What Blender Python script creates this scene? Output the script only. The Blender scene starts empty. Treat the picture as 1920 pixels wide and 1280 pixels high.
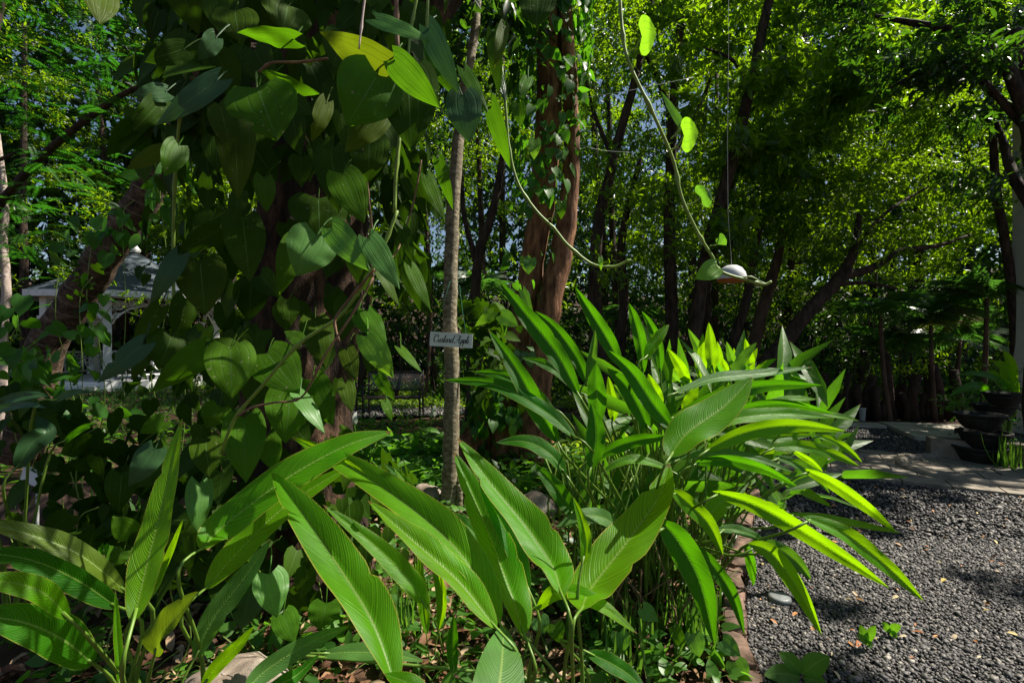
import bpy, math, random
import numpy as np
from mathutils import Vector, Matrix

# ------------------------------------------------------------------ camera, sky, sun, exposure
S = bpy.context.scene
COL = S.collection
FP = 900.0            # focal length in photo pixels (1920 wide)
CH = 1.5              # eye height
cam_d = bpy.data.cameras.new('camera')
cam_d.lens = 36.0 * FP / 1920.0
cam_d.sensor_width = 36.0
cam_d.clip_start = 0.05
cam_d.clip_end = 400
cam = bpy.data.objects.new('camera', cam_d)
cam.location = (0, 0, CH)
cam.rotation_euler = (math.radians(90), 0, 0)
COL.objects.link(cam)
S.camera = cam
SUNV = Vector((0.62, 0.16, 0.80)).normalized()      # towards the sun
w = bpy.data.worlds.new('World'); S.world = w; w.use_nodes = True
nt = w.node_tree; nt.nodes.clear()
sky = nt.nodes.new('ShaderNodeTexSky'); sky.sky_type = 'NISHITA'; sky.sun_disc = False
sky.sun_elevation = math.asin(SUNV.z); sky.sun_rotation = math.atan2(SUNV.x, SUNV.y)
bg = nt.nodes.new('ShaderNodeBackground'); bg.inputs[1].default_value = 0.05
wo = nt.nodes.new('ShaderNodeOutputWorld')
nt.links.new(sky.outputs[0], bg.inputs[0]); nt.links.new(bg.outputs[0], wo.inputs[0])
sd = bpy.data.lights.new('sun', 'SUN'); sd.energy = 5.0; sd.angle = math.radians(0.5); sd.color = (1.0, 0.94, 0.82)
sun = bpy.data.objects.new('sun', sd); COL.objects.link(sun)
sun.rotation_euler = (-SUNV).to_track_quat('-Z', 'Y').to_euler()
S.view_settings.view_transform = 'Standard'; S.view_settings.look = 'None'
S.view_settings.exposure = 1.08; S.view_settings.gamma = 1.0
S.cycles.max_bounces = 7; S.cycles.diffuse_bounces = 4; S.cycles.glossy_bounces = 2
S.cycles.transmission_bounces = 4; S.cycles.transparent_max_bounces = 4
S.cycles.caustics_reflective = False; S.cycles.caustics_refractive = False

RS = np.random.RandomState(7)
random.seed(11)

def at(px, py, d):
    return Vector(((px - 960) / FP * d, d, CH - (py - 640) / FP * d))
def gnd(px, py):
    d = FP * CH / (py - 640.0)
    return Vector(((px - 960) / FP * d, d, 0))

# ------------------------------------------------------------------ materials
def nm(name):
    m = bpy.data.materials.new(name); m.use_nodes = True
    n = m.node_tree; n.nodes.clear()
    return m, n, n.links.new
def ramp(n, stops):
    r = n.nodes.new('ShaderNodeValToRGB'); e = r.color_ramp.elements
    e[0].position, e[0].color = stops[0][0], (*stops[0][1], 1)
    e[1].position, e[1].color = stops[-1][0], (*stops[-1][1], 1)
    for p, c in stops[1:-1]:
        k = e.new(p); k.color = (*c, 1)
    return r
def mth(n, op, a, b=None, c=None):
    x = n.nodes.new('ShaderNodeMath'); x.operation = op
    for i, v in enumerate((a, b, c)):
        if v is None: continue
        if hasattr(v, 'links') or hasattr(v, 'is_linked'): n.links.new(v, x.inputs[i])
        else: x.inputs[i].default_value = v
    return x.outputs[0]

def leafmat(name, cols, trans, rough=0.42, tfac=0.45, spec=0.4, veins=None, island=True, blemish=0.0, edge=None):
    """cols: list of base colours spread over leaves; veins: 'ginger' / 'pepper' laid out in the leaf's own UV"""
    m, n, L = nm(name)
    g = n.nodes.new('ShaderNodeNewGeometry'); oi = n.nodes.new('ShaderNodeObjectInfo')
    r = ramp(n, [(i / max(1, len(cols) - 1), c) for i, c in enumerate(cols)])
    L(g.outputs['Random Per Island'] if island else oi.outputs['Random'], r.inputs[0])
    col = r.outputs[0]
    tx = n.nodes.new('ShaderNodeTexCoord')
    nz = n.nodes.new('ShaderNodeTexNoise'); nz.inputs['Scale'].default_value = 9; nz.inputs['Detail'].default_value = 4
    L(tx.outputs['Object'], nz.inputs['Vector'])
    hv = n.nodes.new('ShaderNodeHueSaturation'); L(col, hv.inputs['Color'])
    L(mth(n, 'MULTIPLY_ADD', nz.outputs[0], 0.9, 0.55), hv.inputs['Value'])
    col = hv.outputs[0]
    bump = None; tmul = None
    if veins:
        uv = n.nodes.new('ShaderNodeUVMap'); sp = n.nodes.new('ShaderNodeSeparateXYZ'); L(uv.outputs[0], sp.inputs[0])
        u = mth(n, 'ABSOLUTE', mth(n, 'MULTIPLY_ADD', sp.outputs[0], 2.0, -1.0)); v = sp.outputs[1]
        if veins == 'ginger':
            vb = mth(n, 'SUBTRACT', v, mth(n, 'MULTIPLY', mth(n, 'POWER', u, 1.4), 0.16))
            wn = n.nodes.new('ShaderNodeTexNoise'); wn.noise_dimensions = '1D'; wn.inputs['Scale'].default_value = 55; wn.inputs['Detail'].default_value = 3
            L(vb, wn.inputs['W'])
            lat = mth(n, 'MULTIPLY_ADD', mth(n, 'SINE', mth(n, 'MULTIPLY', mth(n, 'ADD', vb, mth(n, 'MULTIPLY', nz.outputs[0], .035)), 340.0)), 0.5, 0.5)
            h = mth(n, 'ADD', mth(n, 'MULTIPLY', lat, 0.28), mth(n, 'MULTIPLY', wn.outputs[0], 0.75))
            rib = mth(n, 'LESS_THAN', u, 0.05)
            dist = 0.0016; shade = mth(n, 'MULTIPLY_ADD', h, 0.60, 0.66)
        else:
            lines = None
            for c0 in (0.36, 0.72):
                dd = mth(n, 'ABSOLUTE', mth(n, 'SUBTRACT', u, c0))
                e = mth(n, 'SUBTRACT', 1.0, mth(n, 'MINIMUM', mth(n, 'MULTIPLY', dd, 16.0), 1.0))
                lines = e if lines is None else mth(n, 'MAXIMUM', lines, e)
            cn = n.nodes.new('ShaderNodeTexVoronoi'); cn.inputs['Scale'].default_value = 14; L(uv.outputs[0], cn.inputs['Vector']); cross = mth(n, 'MULTIPLY', cn.outputs['Distance'], -1.0)
            h = mth(n, 'ADD', mth(n, 'MULTIPLY', mth(n, 'SUBTRACT', 1.0, lines), 0.7), mth(n, 'MULTIPLY', cross, 0.35))
            rib = mth(n, 'MAXIMUM', mth(n, 'LESS_THAN', u, 0.022), mth(n, 'MULTIPLY', mth(n, 'GREATER_THAN', lines, 0.80), 0.35))
            dist = 0.0007; shade = mth(n, 'MULTIPLY_ADD', h, 0.10, 0.93)
        hv2 = n.nodes.new('ShaderNodeHueSaturation'); L(col, hv2.inputs['Color']); L(shade, hv2.inputs['Value']); col = hv2.outputs[0]
        mx = n.nodes.new('ShaderNodeMixRGB'); L(mth(n, 'MULTIPLY', rib, 0.75), mx.inputs[0]); L(col, mx.inputs[1])
        mx.inputs[2].default_value = (0.22, 0.33, 0.07, 1) if veins == 'ginger' else (0.09, 0.17, 0.05, 1); col = mx.outputs[0]
        tmul = shade
        if veins == 'ginger':
            mt_ = n.nodes.new('ShaderNodeMixRGB'); L(mth(n, 'GREATER_THAN', mth(n, 'ADD', v, mth(n, 'MULTIPLY', nz.outputs[0], .05)), .995), mt_.inputs[0]); L(col, mt_.inputs[1]); mt_.inputs[2].default_value = (.16, .07, .025, 1); col = mt_.outputs[0]
        if edge:
            me = n.nodes.new('ShaderNodeMixRGB'); L(mth(n, 'GREATER_THAN', u, 0.955), me.inputs[0]); L(col, me.inputs[1])
            me.inputs[2].default_value = (*edge, 1); col = me.outputs[0]
        bp = n.nodes.new('ShaderNodeBump'); bp.inputs['Strength'].default_value = 0.9; bp.inputs['Distance'].default_value = dist
        L(h, bp.inputs['Height']); bump = bp.outputs[0]
    if blemish > 0:
        vo = n.nodes.new('ShaderNodeTexNoise'); vo.inputs['Scale'].default_value = 75; vo.inputs['Detail'].default_value = 2
        L(tx.outputs['Object'], vo.inputs['Vector'])
        lo = n.nodes.new('ShaderNodeTexNoise'); lo.inputs['Scale'].default_value = 6; L(tx.outputs['Object'], lo.inputs['Vector'])
        sel = mth(n, 'MULTIPLY', mth(n, 'GREATER_THAN', vo.outputs[0], 0.70), mth(n, 'GREATER_THAN', lo.outputs[0], 0.47))
        mb = n.nodes.new('ShaderNodeMixRGB'); L(mth(n, 'MULTIPLY', sel, blemish), mb.inputs[0]); L(col, mb.inputs[1])
        mb.inputs[2].default_value = (0.30, 0.30, 0.16, 1); col = mb.outputs[0]
    p = n.nodes.new('ShaderNodeBsdfPrincipled'); L(col, p.inputs['Base Color'])
    p.inputs['Roughness'].default_value = rough; p.inputs['Specular IOR Level'].default_value = spec
    t = n.nodes.new('ShaderNodeBsdfTranslucent')
    ht = n.nodes.new('ShaderNodeHueSaturation'); ht.inputs['Color'].default_value = (*trans, 1)
    if tmul is not None: L(mth(n, 'MULTIPLY', tmul, tmul), ht.inputs['Value'])
    else: L(mth(n, 'MULTIPLY_ADD', nz.outputs[0], 1.0, 0.5), ht.inputs['Value'])
    L(ht.outputs[0], t.inputs[0])
    if bump: L(bump, p.inputs['Normal']); L(bump, t.inputs['Normal'])
    ms = n.nodes.new('ShaderNodeMixShader'); ms.inputs[0].default_value = tfac
    L(p.outputs[0], ms.inputs[1]); L(t.outputs[0], ms.inputs[2])
    o = n.nodes.new('ShaderNodeOutputMaterial'); L(ms.outputs[0], o.inputs[0])
    return m

def solid(name, stops, scale=6, rough=0.8, bump=0.0, detail=6, island=False, stretch=None, metal=0, rings=None, bscale=None, spec=0.3):
    m, n, L = nm(name)
    tx = n.nodes.new('ShaderNodeTexCoord'); vec = tx.outputs['Object']
    if stretch:
        mp = n.nodes.new('ShaderNodeMapping'); mp.inputs['Scale'].default_value = stretch; L(vec, mp.inputs[0]); vec = mp.outputs[0]
    nz = n.nodes.new('ShaderNodeTexNoise'); nz.inputs['Scale'].default_value = scale; nz.inputs['Detail'].default_value = detail
    nz.inputs['Roughness'].default_value = 0.65
    L(vec, nz.inputs['Vector'])
    r = ramp(n, stops); col = None
    if island:
        g = n.nodes.new('ShaderNodeNewGeometry'); L(g.outputs['Random Per Island'], r.inputs[0])
        hv = n.nodes.new('ShaderNodeHueSaturation'); L(r.outputs[0], hv.inputs['Color']); L(mth(n, 'MULTIPLY_ADD', nz.outputs[0], 0.8, 0.6), hv.inputs['Value']); col = hv.outputs[0]
    else:
        L(nz.outputs[0], r.inputs[0]); col = r.outputs[0]
    p = n.nodes.new('ShaderNodeBsdfPrincipled')
    hgt = nz.outputs[0]
    if rings:
        uv = n.nodes.new('ShaderNodeUVMap'); sp = n.nodes.new('ShaderNodeSeparateXYZ'); L(uv.outputs[0], sp.inputs[0])
        n2 = n.nodes.new('ShaderNodeTexNoise'); n2.inputs['Scale'].default_value = 3; L(tx.outputs['Object'], n2.inputs['Vector'])
        vv = mth(n, 'ADD', mth(n, 'MULTIPLY', sp.outputs[1], rings), mth(n, 'MULTIPLY', n2.outputs[0], 0.9))
        fr = mth(n, 'FRACT', vv)
        ln = mth(n, 'LESS_THAN', fr, 0.09)
        mx = n.nodes.new('ShaderNodeMixRGB'); L(mth(n, 'MULTIPLY', ln, 0.7), mx.inputs[0]); L(col, mx.inputs[1]); mx.inputs[2].default_value = (0.20, 0.15, 0.11, 1)
        col = mx.outputs[0]; hgt = mth(n, 'ADD', mth(n, 'MULTIPLY', nz.outputs[0], 0.5), mth(n, 'MULTIPLY', fr, -0.6))
    L(col, p.inputs['Base Color'])
    p.inputs['Roughness'].default_value = rough; p.inputs['Metallic'].default_value = metal; p.inputs['Specular IOR Level'].default_value = spec
    if bump:
        b = n.nodes.new('ShaderNodeBump'); b.inputs['Strength'].default_value = 1.0; b.inputs['Distance'].default_value = bump
        L(hgt, b.inputs['Height']); L(b.outputs[0], p.inputs['Normal'])
    o = n.nodes.new('ShaderNodeOutputMaterial'); L(p.outputs[0], o.inputs[0])
    return m

M = {}
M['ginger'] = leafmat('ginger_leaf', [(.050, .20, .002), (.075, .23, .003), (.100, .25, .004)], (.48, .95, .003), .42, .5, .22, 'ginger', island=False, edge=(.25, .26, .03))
M['ginger_dark'] = leafmat('ginger_leaf_deep', [(.018, .11, .003), (.032, .14, .004)], (.18, .62, .004), .45, .42, .18, 'ginger', island=False, edge=(.18, .22, .03))  # leaves out of the sun: shade put into a deeper green
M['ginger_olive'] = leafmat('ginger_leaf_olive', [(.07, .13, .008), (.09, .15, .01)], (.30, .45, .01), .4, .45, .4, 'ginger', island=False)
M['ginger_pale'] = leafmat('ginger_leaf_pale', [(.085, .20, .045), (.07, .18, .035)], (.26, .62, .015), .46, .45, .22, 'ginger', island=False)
M['ginger_far'] = leafmat('ginger_leaf_bunch', [(.03, .09, .006), (.05, .14, .008), (.07, .17, .010)], (.18, .52, .010), .40, .45, .3, 'ginger')
M['stem'] = leafmat('green_stem', [(.10, .20, .02), (.13, .22, .03)], (.2, .4, .03), .4, .15, .4)
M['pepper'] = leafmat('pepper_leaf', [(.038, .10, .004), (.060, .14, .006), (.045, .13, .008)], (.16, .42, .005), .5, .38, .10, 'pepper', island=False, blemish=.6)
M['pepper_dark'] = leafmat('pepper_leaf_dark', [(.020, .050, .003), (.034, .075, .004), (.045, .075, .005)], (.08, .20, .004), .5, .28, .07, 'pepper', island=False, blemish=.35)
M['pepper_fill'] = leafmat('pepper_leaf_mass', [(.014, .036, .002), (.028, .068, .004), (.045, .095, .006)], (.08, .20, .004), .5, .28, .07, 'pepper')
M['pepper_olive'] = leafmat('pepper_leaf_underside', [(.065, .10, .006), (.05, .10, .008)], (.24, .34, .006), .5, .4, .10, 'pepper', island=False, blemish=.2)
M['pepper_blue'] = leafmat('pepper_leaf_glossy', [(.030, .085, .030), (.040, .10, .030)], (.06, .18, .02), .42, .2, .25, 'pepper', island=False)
M['pepper_pale'] = leafmat('pepper_leaf_pale', [(.10, .24, .06), (.09, .23, .04)], (.2, .5, .02), .42, .4, .3, 'pepper', island=False, blemish=.5)  # pale leaves; on the trunk the lighter tone stands in for light
M['pepper_lit'] = leafmat('pepper_leaf_lit', [(.14, .30, .02), (.13, .28, .02)], (.35, .75, .02), .4, .5, .4, 'pepper', island=False)  # sunlight put into the colour: brightest copy of the pepper leaf
M['vine_small'] = leafmat('small_vine_leaf', [(.018, .075, .010), (.035, .12, .015), (.08, .22, .015)], (.16, .48, .012), .42, .42, .25, 'pepper')
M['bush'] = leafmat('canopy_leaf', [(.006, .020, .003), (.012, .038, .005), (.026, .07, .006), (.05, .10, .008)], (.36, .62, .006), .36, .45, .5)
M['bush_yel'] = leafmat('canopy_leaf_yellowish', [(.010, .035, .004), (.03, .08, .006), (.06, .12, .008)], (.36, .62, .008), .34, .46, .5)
M['bush_dark'] = leafmat('canopy_leaf_dark', [(.005, .018, .004), (.011, .034, .006), (.022, .055, .008)], (.09, .24, .008), .38, .42, .5)  # darkness of the grove painted as a darker leaf colour
M['fern'] = leafmat('feathery_leaflet', [(.015, .055, .008), (.03, .11, .012), (.05, .15, .015)], (.07, .32, .015), .5, .4, .3)
M['palm'] = leafmat('palm_leaflet', [(.02, .06, .015), (.04, .10, .02)], (.12, .34, .03), .35, .35, .6)
M['palm_yel'] = leafmat('palm_leaflet_yellow', [(.22, .22, .02), (.28, .24, .02)], (.6, .55, .02), .4, .5, .4)
M['grass'] = leafmat('grass_blade', [(.03, .09, .01), (.06, .15, .02), (.13, .17, .04)], (.2, .45, .03), .5, .4, .3)
M['cover'] = leafmat('ground_cover_leaf', [(.02, .07, .01), (.05, .14, .015), (.08, .20, .02)], (.2, .52, .02), .42, .42, .4)
M['cover_lit'] = leafmat('ground_cover_lit', [(.10, .20, .015), (.16, .26, .02)], (.4, .6, .02), .45, .45, .4)  # brighter copy of the cover leaf, sunlight painted into its green
M['litter'] = solid('dry_leaf', [(0, (.05, .022, .012)), (.35, (.12, .05, .025)), (.7, (.22, .12, .06)), (1, (.35, .25, .15))], 20, .75, 0, island=True)
M['litter_bright'] = solid('fallen_leaf', [(0, (.30, .10, .03)), (.4, (.45, .22, .08)), (.7, (.50, .42, .28)), (1, (.40, .30, .06))], 20, .7, 0, island=True)
M['soil'] = solid('soil', [(.3, (.030, .017, .010)), (.5, (.060, .030, .017)), (.7, (.10, .055, .032))], 5, .95, .03, 9)
M['stone'] = solid('gravel_stone', [(0, (.020, .019, .018)), (.5, (.055, .050, .048)), (.88, (.10, .091, .086)), (1, (.28, .25, .21))], 30, .62, .001, island=True, spec=.45)
M['gravelbase'] = solid('gravel_bed', [(.35, (.02, .02, .02)), (.6, (.09, .088, .085))], 70, .9, .012, 4)
M['bark_main'] = solid('bark_red_brown', [(.36, (.010, .006, .004)), (.5, (.040, .022, .013)), (.66, (.14, .078, .042))], 11, .9, .07, 9, stretch=(1, 1, .35))
M['bark_twin'] = solid('bark_smooth_brown', [(.34, (.04, .017, .008)), (.5, (.17, .075, .034)), (.66, (.34, .17, .085))], 14, .85, .025, 9, stretch=(1, 1, .25))
M['bark_dark'] = solid('bark_dark', [(.35, (.010, .007, .005)), (.65, (.075, .048, .034))], 13, .9, .03, 7, stretch=(1, 1, .3))
M['bark_mid'] = solid('bark_brown', [(.3, (.04, .024, .016)), (.7, (.14, .085, .058))], 9, .9, .012, 7, stretch=(1, 1, .3))
M['bark_grey'] = solid('bark_grey', [(.34, (.08, .065, .040)), (.5, (.20, .165, .105)), (.64, (.34, .30, .21))], 22, .85, .012, 9, stretch=(1, 1, 1.6))
M['bark_ring'] = solid('bark_ringed', [(.36, (.02, .012, .008)), (.52, (.075, .045, .028)), (.68, (.16, .105, .068))], 14, .88, .014, 8, rings=7.0)
M['bark_pale'] = solid('bark_pale', [(.3, (.30, .22, .19)), (.7, (.5, .42, .38))], 9, .8, .006)
M['vstem'] = solid('woody_stem', [(.3, (.10, .055, .03)), (.7, (.24, .15, .09))], 30, .8, .002)
M['vgreen'] = solid('vine_stem_green', [(.3, (.12, .20, .03)), (.7, (.20, .30, .05))], 25, .5, .001)
M['white'] = solid('white_paint', [(.3, (.58, .59, .58)), (.6, (.76, .76, .75))], 5, .55, .001)
M['roof'] = solid('roof_shingle', [(.3, (.045, .055, .07)), (.7, (.10, .12, .14))], 9, .6, .004, stretch=(1, 1, 12))
M['dark_wood'] = solid('dark_metal', [(.3, (.012, .010, .009)), (.7, (.04, .03, .026))], 20, .5, .001)
M['lattice'] = solid('grey_cast_panel', [(.3, (.10, .11, .11)), (.7, (.24, .25, .25))], 20, .45, .001)
M['board'] = solid('sign_board', [(.3, (.74, .75, .73)), (.7, (.86, .87, .85))], 8, .5, .0003)
M['ink'] = solid('sign_lettering', [(.3, (.012, .012, .016)), (.7, (.02, .02, .025))], 8, .5)
M['string'] = solid('green_string', [(.3, (.02, .16, .09)), (.7, (.03, .22, .13))], 50, .6)
M['thread'] = solid('pale_thread', [(.3, (.35, .36, .34)), (.7, (.5, .5, .48))], 50, .6)
M['wall'] = solid('pillar_plaster', [(.3, (.40, .40, .37)), (.7, (.52, .52, .49))], 3, .85, .003)
M['slab'] = solid('concrete_slab', [(.3, (.28, .24, .19)), (.5, (.42, .37, .30)), (.7, (.52, .47, .39))], 3, .85, .008, 8)
M['paver'] = solid('paver', [(.3, (.13, .105, .08)), (.5, (.21, .18, .14)), (.7, (.30, .26, .21))], 6, .85, .006, 8)
M['brick'] = solid('edging_brick', [(.25, (.04, .028, .02)), (.45, (.11, .07, .05)), (.6, (.20, .12, .085)), (.8, (.26, .22, .17))], 9, .9, .010, 7)
M['rock'] = solid('boulder', [(.3, (.10, .065, .045)), (.5, (.24, .19, .15)), (.7, (.42, .38, .33))], 4, .9, .03, 9)
M['clay'] = solid('old_pot', [(.35, (.007, .008, .007)), (.6, (.022, .022, .018)), (.75, (.05, .055, .035))], 8, .8, .006)
M['terracotta'] = solid('terracotta', [(.3, (.17, .08, .05)), (.7, (.27, .14, .09))], 8, .8, .004)
M['coconut'] = solid('painted_dome', [(.3, (.46, .47, .46)), (.7, (.64, .65, .63))], 8, .5, .001)
M['rim'] = solid('dome_rim_red', [(.3, (.28, .055, .025)), (.7, (.40, .09, .04))], 8, .6, .001)
M['spathe'] = leafmat('lily_spathe', [(.75, .78, .70), (.8, .82, .76)], (.7, .75, .6), .4, .3, .4)
M['log'] = solid('log_bark', [(.3, (.02, .012, .009)), (.7, (.085, .05, .035))], 8, .9, .02, 7)

# ------------------------------------------------------------------ mesh helpers
def tag(o, label=None, cat=None, group=None, kind=None):
    if label: o['label'] = label
    if cat: o['category'] = cat
    if group: o['group'] = group
    if kind: o['kind'] = kind
    return o
def empty(name, loc, label, cat, group=None):
    o = bpy.data.objects.new(name, None); COL.objects.link(o); o.location = loc
    return tag(o, label, cat, group)
def link_mesh(name, me, parent=None):
    o = bpy.data.objects.new(name, me); COL.objects.link(o)
    if parent is not None:
        o.parent = parent
        off = Vector(parent.location); q = parent.parent
        while q is not None: off += q.location; q = q.parent
        o.location = -off          # meshes are given in world coordinates
    return o
class MB:
    def __init__(s): s.v = []; s.f = []; s.uv = []
    def add(s, vs, fs, uvs=None):
        b = len(s.v); s.v += [tuple(x) for x in vs]
        for k, f in enumerate(fs):
            s.f.append(tuple(i + b for i in f))
            s.uv.append([uvs[i] for i in f] if uvs else [(0, 0)] * len(f))
    def box(s, c, size, rot=None):
        hx, hy, hz = [a / 2 for a in size]; R = rot or Matrix.Identity(3); c = Vector(c)
        vs = [c + R @ Vector((x * hx, y * hy, z * hz)) for x in (-1, 1) for y in (-1, 1) for z in (-1, 1)]
        s.add(vs, [(0, 1, 3, 2), (4, 6, 7, 5), (0, 4, 5, 1), (2, 3, 7, 6), (0, 2, 6, 4), (1, 5, 7, 3)])
    def tube(s, pts, rad, seg=8, rough=0.0, cap=True):
        pts = [Vector(p) for p in pts]; n = len(pts)
        rad = [rad] * n if not hasattr(rad, '__len__') else rad
        vs, uvs = [], []; L = 0; prev = None
        for i, p in enumerate(pts):
            t = (pts[min(i + 1, n - 1)] - pts[max(i - 1, 0)]).normalized()
            if prev is None: prev = Vector((0, 1, 0)).cross(t) if abs(t.y) < .9 else Vector((1, 0, 0)).cross(t)
            a = (prev - t * prev.dot(t)).normalized(); prev = a; b = t.cross(a)
            if i: L += (p - pts[i - 1]).length
            for k in range(seg + 1):
                th = 2 * math.pi * (k % seg) / seg
                r = rad[i] * (1 + (rough * (math.sin(th * 3 + i * .5) * .5 + random.uniform(-.5, .5)) if rough and k < seg else 0))
                if k == seg and rough: vs.append(vs[-seg]); uvs.append((1, L)); continue
                vs.append(p + (a * math.cos(th) + b * math.sin(th)) * r); uvs.append((k / seg, L))
        fs = [(i * (seg + 1) + k, i * (seg + 1) + k + 1, (i + 1) * (seg + 1) + k + 1, (i + 1) * (seg + 1) + k) for i in range(n - 1) for k in range(seg)]
        if cap:
            fs.append(tuple(range(seg - 1, -1, -1))); fs.append(tuple((n - 1) * (seg + 1) + k for k in range(seg)))
        s.add(vs, fs, uvs)
    def lathe(s, c, prof, seg=20, squash=1.0):
        c = Vector(c); vs = []
        for r, z in prof:
            for k in range(seg): vs.append(c + Vector((r * math.cos(2 * math.pi * k / seg), r * squash * math.sin(2 * math.pi * k / seg), z)))
        fs = [(i * seg + k, i * seg + (k + 1) % seg, (i + 1) * seg + (k + 1) % seg, (i + 1) * seg + k) for i in range(len(prof) - 1) for k in range(seg)]
        s.add(vs, fs)
    def build(s, name, mat, parent=None, smooth=True):
        me = bpy.data.meshes.new(name); me.from_pydata(s.v, [], s.f)
        uvl = me.uv_layers.new(name='UVMap'); uvl.data.foreach_set('uv', np.array([c for f in s.uv for c in f], dtype=np.float32).ravel())
        if smooth: me.polygons.foreach_set('use_smooth', [True] * len(me.polygons))
        me.materials.append(mat); me.update()
        return link_mesh(name, me, parent)
def spline(pts, n):
    """Catmull-Rom through points (any dimension)"""
    P = np.array([list(p) for p in pts], dtype=float)
    if len(P) == 2: return [P[0] + (P[1] - P[0]) * t for t in np.linspace(0, 1, n)]
    Q = np.vstack([2 * P[0] - P[1], P, 2 * P[-1] - P[-2]]); out = []
    for t in np.linspace(0, len(P) - 1 - 1e-9, n):
        i = int(t); f = t - i; a, b, c, d = Q[i:i + 4]
        out.append(.5 * ((2 * b) + (c - a) * f + (2 * a - 5 * b + 4 * c - d) * f * f + (3 * b - a - 3 * c + d) * f ** 3))
    return out

# templates for scattered leaves: (verts, faces, uvs); x along, y across, z normal
def T_diamond(w=.3, fold=.08): return (np.array([(0, 0, 0), (.45, w / 2, fold), (1, 0, -.05), (.45, -w / 2, fold)]), [(0, 2, 1), (0, 3, 2)], np.array([(.5, 0), (1, .45), (.5, 1), (0, .45)]))
def T_lance(w=.3, fold=.06, droop=.15):
    v = [(0, 0, 0)]
    for x, k in ((.25, .8), (.6, .9)):
        v += [(x, -w / 2 * k, fold - droop * x * x), (x, 0, -droop * x * x), (x, w / 2 * k, fold - droop * x * x)]
    v.append((1, 0, -droop))
    uv = [(.5, 0), (0, .25), (.5, .25), (1, .25), (0, .6), (.5, .6), (1, .6), (.5, 1)]
    return (np.array(v), [(0, 1, 2), (0, 2, 3), (1, 4, 5, 2), (2, 5, 6, 3), (4, 7, 5), (5, 7, 6)], np.array(uv))
def T_heart(w=.8, fold=.07, droop=.18):
    rows = [(-.10, .55, -.0), (.05, .92, 0), (.3, 1.0, 0), (.6, .72, 0), (.82, .32, 0)]
    v = []; uv = []
    for x, k, _ in rows:
        cx = max(x, 0.02); vv = (x + .1) / 1.1
        v += [(x, -w / 2 * k, fold * k - droop * x * x), (cx, 0, -droop * cx * cx), (x, w / 2 * k, fold * k - droop * x * x)]
        uv += [(0, vv), (.5, vv), (1, vv)]
    v.append((1, 0, -droop)); uv.append((.5, 1)); f = []
    for i in range(4):
        a = i * 3; f += [(a, a + 3, a + 4, a + 1), (a + 1, a + 4, a + 5, a + 2)]
    f += [(12, 15, 13), (13, 15, 14)]
    return (np.array(v), f, np.array(uv))
def T_blade(w=.05, bend=.35):
    v = []; uv = []
    for x, k in ((0, .8), (.35, 1), (.7, .75)):
        v += [(x, -w / 2 * k, -bend * x * x), (x, w / 2 * k, -bend * x * x)]; uv += [(0, x), (1, x)]
    v.append((1, 0, -bend)); uv.append((.5, 1))
    return (np.array(v), [(0, 2, 3, 1), (2, 4, 5, 3), (4, 6, 5)], np.array(uv))
def T_stone(): 
    v = np.array([(x, y, z) for x in (-.5, .5) for y in (-.5, .5) for z in (-.5, .5)], dtype=float)
    v[1::2, :2] *= .72
    return (v, [(0, 1, 3, 2), (4, 6, 7, 5), (0, 4, 5, 1), (2, 3, 7, 6), (0, 2, 6, 4), (1, 5, 7, 3)], np.zeros((8, 2)))
def unit(a):
    return a / np.maximum(np.linalg.norm(a, axis=1, keepdims=True), 1e-9)
def scatter_arrays(T, P, A, Nn, sc, jitter=0.0):
    tv, tf, tuv = T; A = unit(A); Nn = unit(Nn - A * (Nn * A).sum(1, keepdims=True)); B = np.cross(Nn, A)
    if sc.ndim == 1: sc = sc[:, None].repeat(3, 1)
    loc = tv[None] * sc[:, None, :]
    if jitter: loc = loc + RS.uniform(-jitter, jitter, loc.shape) * sc[:, None, :]
    V = P[:, None, :] + loc[..., 0:1] * A[:, None] + loc[..., 1:2] * B[:, None] + loc[..., 2:3] * Nn[:, None]
    return V.reshape(-1, 3), len(P)
def scatter(name, parts, mat, parent=None, smooth=False):
    """parts: list of (T, P, A, N, scale[, jitter]) -> one mesh of many islands"""
    VV, LI, LT, UV = [], [], [], []; base = 0
    for pt in parts:
        T = pt[0]; V, n = scatter_arrays(*pt); K = len(T[0])
        VV.append(V)
        fl = np.array([i for f in T[1] for i in f]); tot = np.array([len(f) for f in T[1]])
        LI.append((fl[None] + (np.arange(n) * K)[:, None] + base).ravel()); LT.append(np.tile(tot, n))
        UV.append(np.tile(T[2][fl], (n, 1))); base += n * K
    V = np.vstack(VV); LI = np.concatenate(LI); LT = np.concatenate(LT); UV = np.vstack(UV)
    me = bpy.data.meshes.new(name)
    me.vertices.add(len(V)); me.vertices.foreach_set('co', V.astype(np.float32).ravel())
    me.loops.add(len(LI)); me.loops.foreach_set('vertex_index', LI.astype(np.int32))
    me.polygons.add(len(LT)); st = np.concatenate([[0], np.cumsum(LT)[:-1]])
    me.polygons.foreach_set('loop_start', st.astype(np.int32))
    uvl = me.uv_layers.new(name='UVMap'); uvl.data.foreach_set('uv', UV.astype(np.float32).ravel())
    if smooth: me.polygons.foreach_set('use_smooth', np.ones(len(LT), dtype=bool))
    me.materials.append(mat); me.update(calc_edges=True); me.validate()
    return link_mesh(name, me, parent)
def rnd(n, k=3): return RS.normal(size=(n, k))
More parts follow.
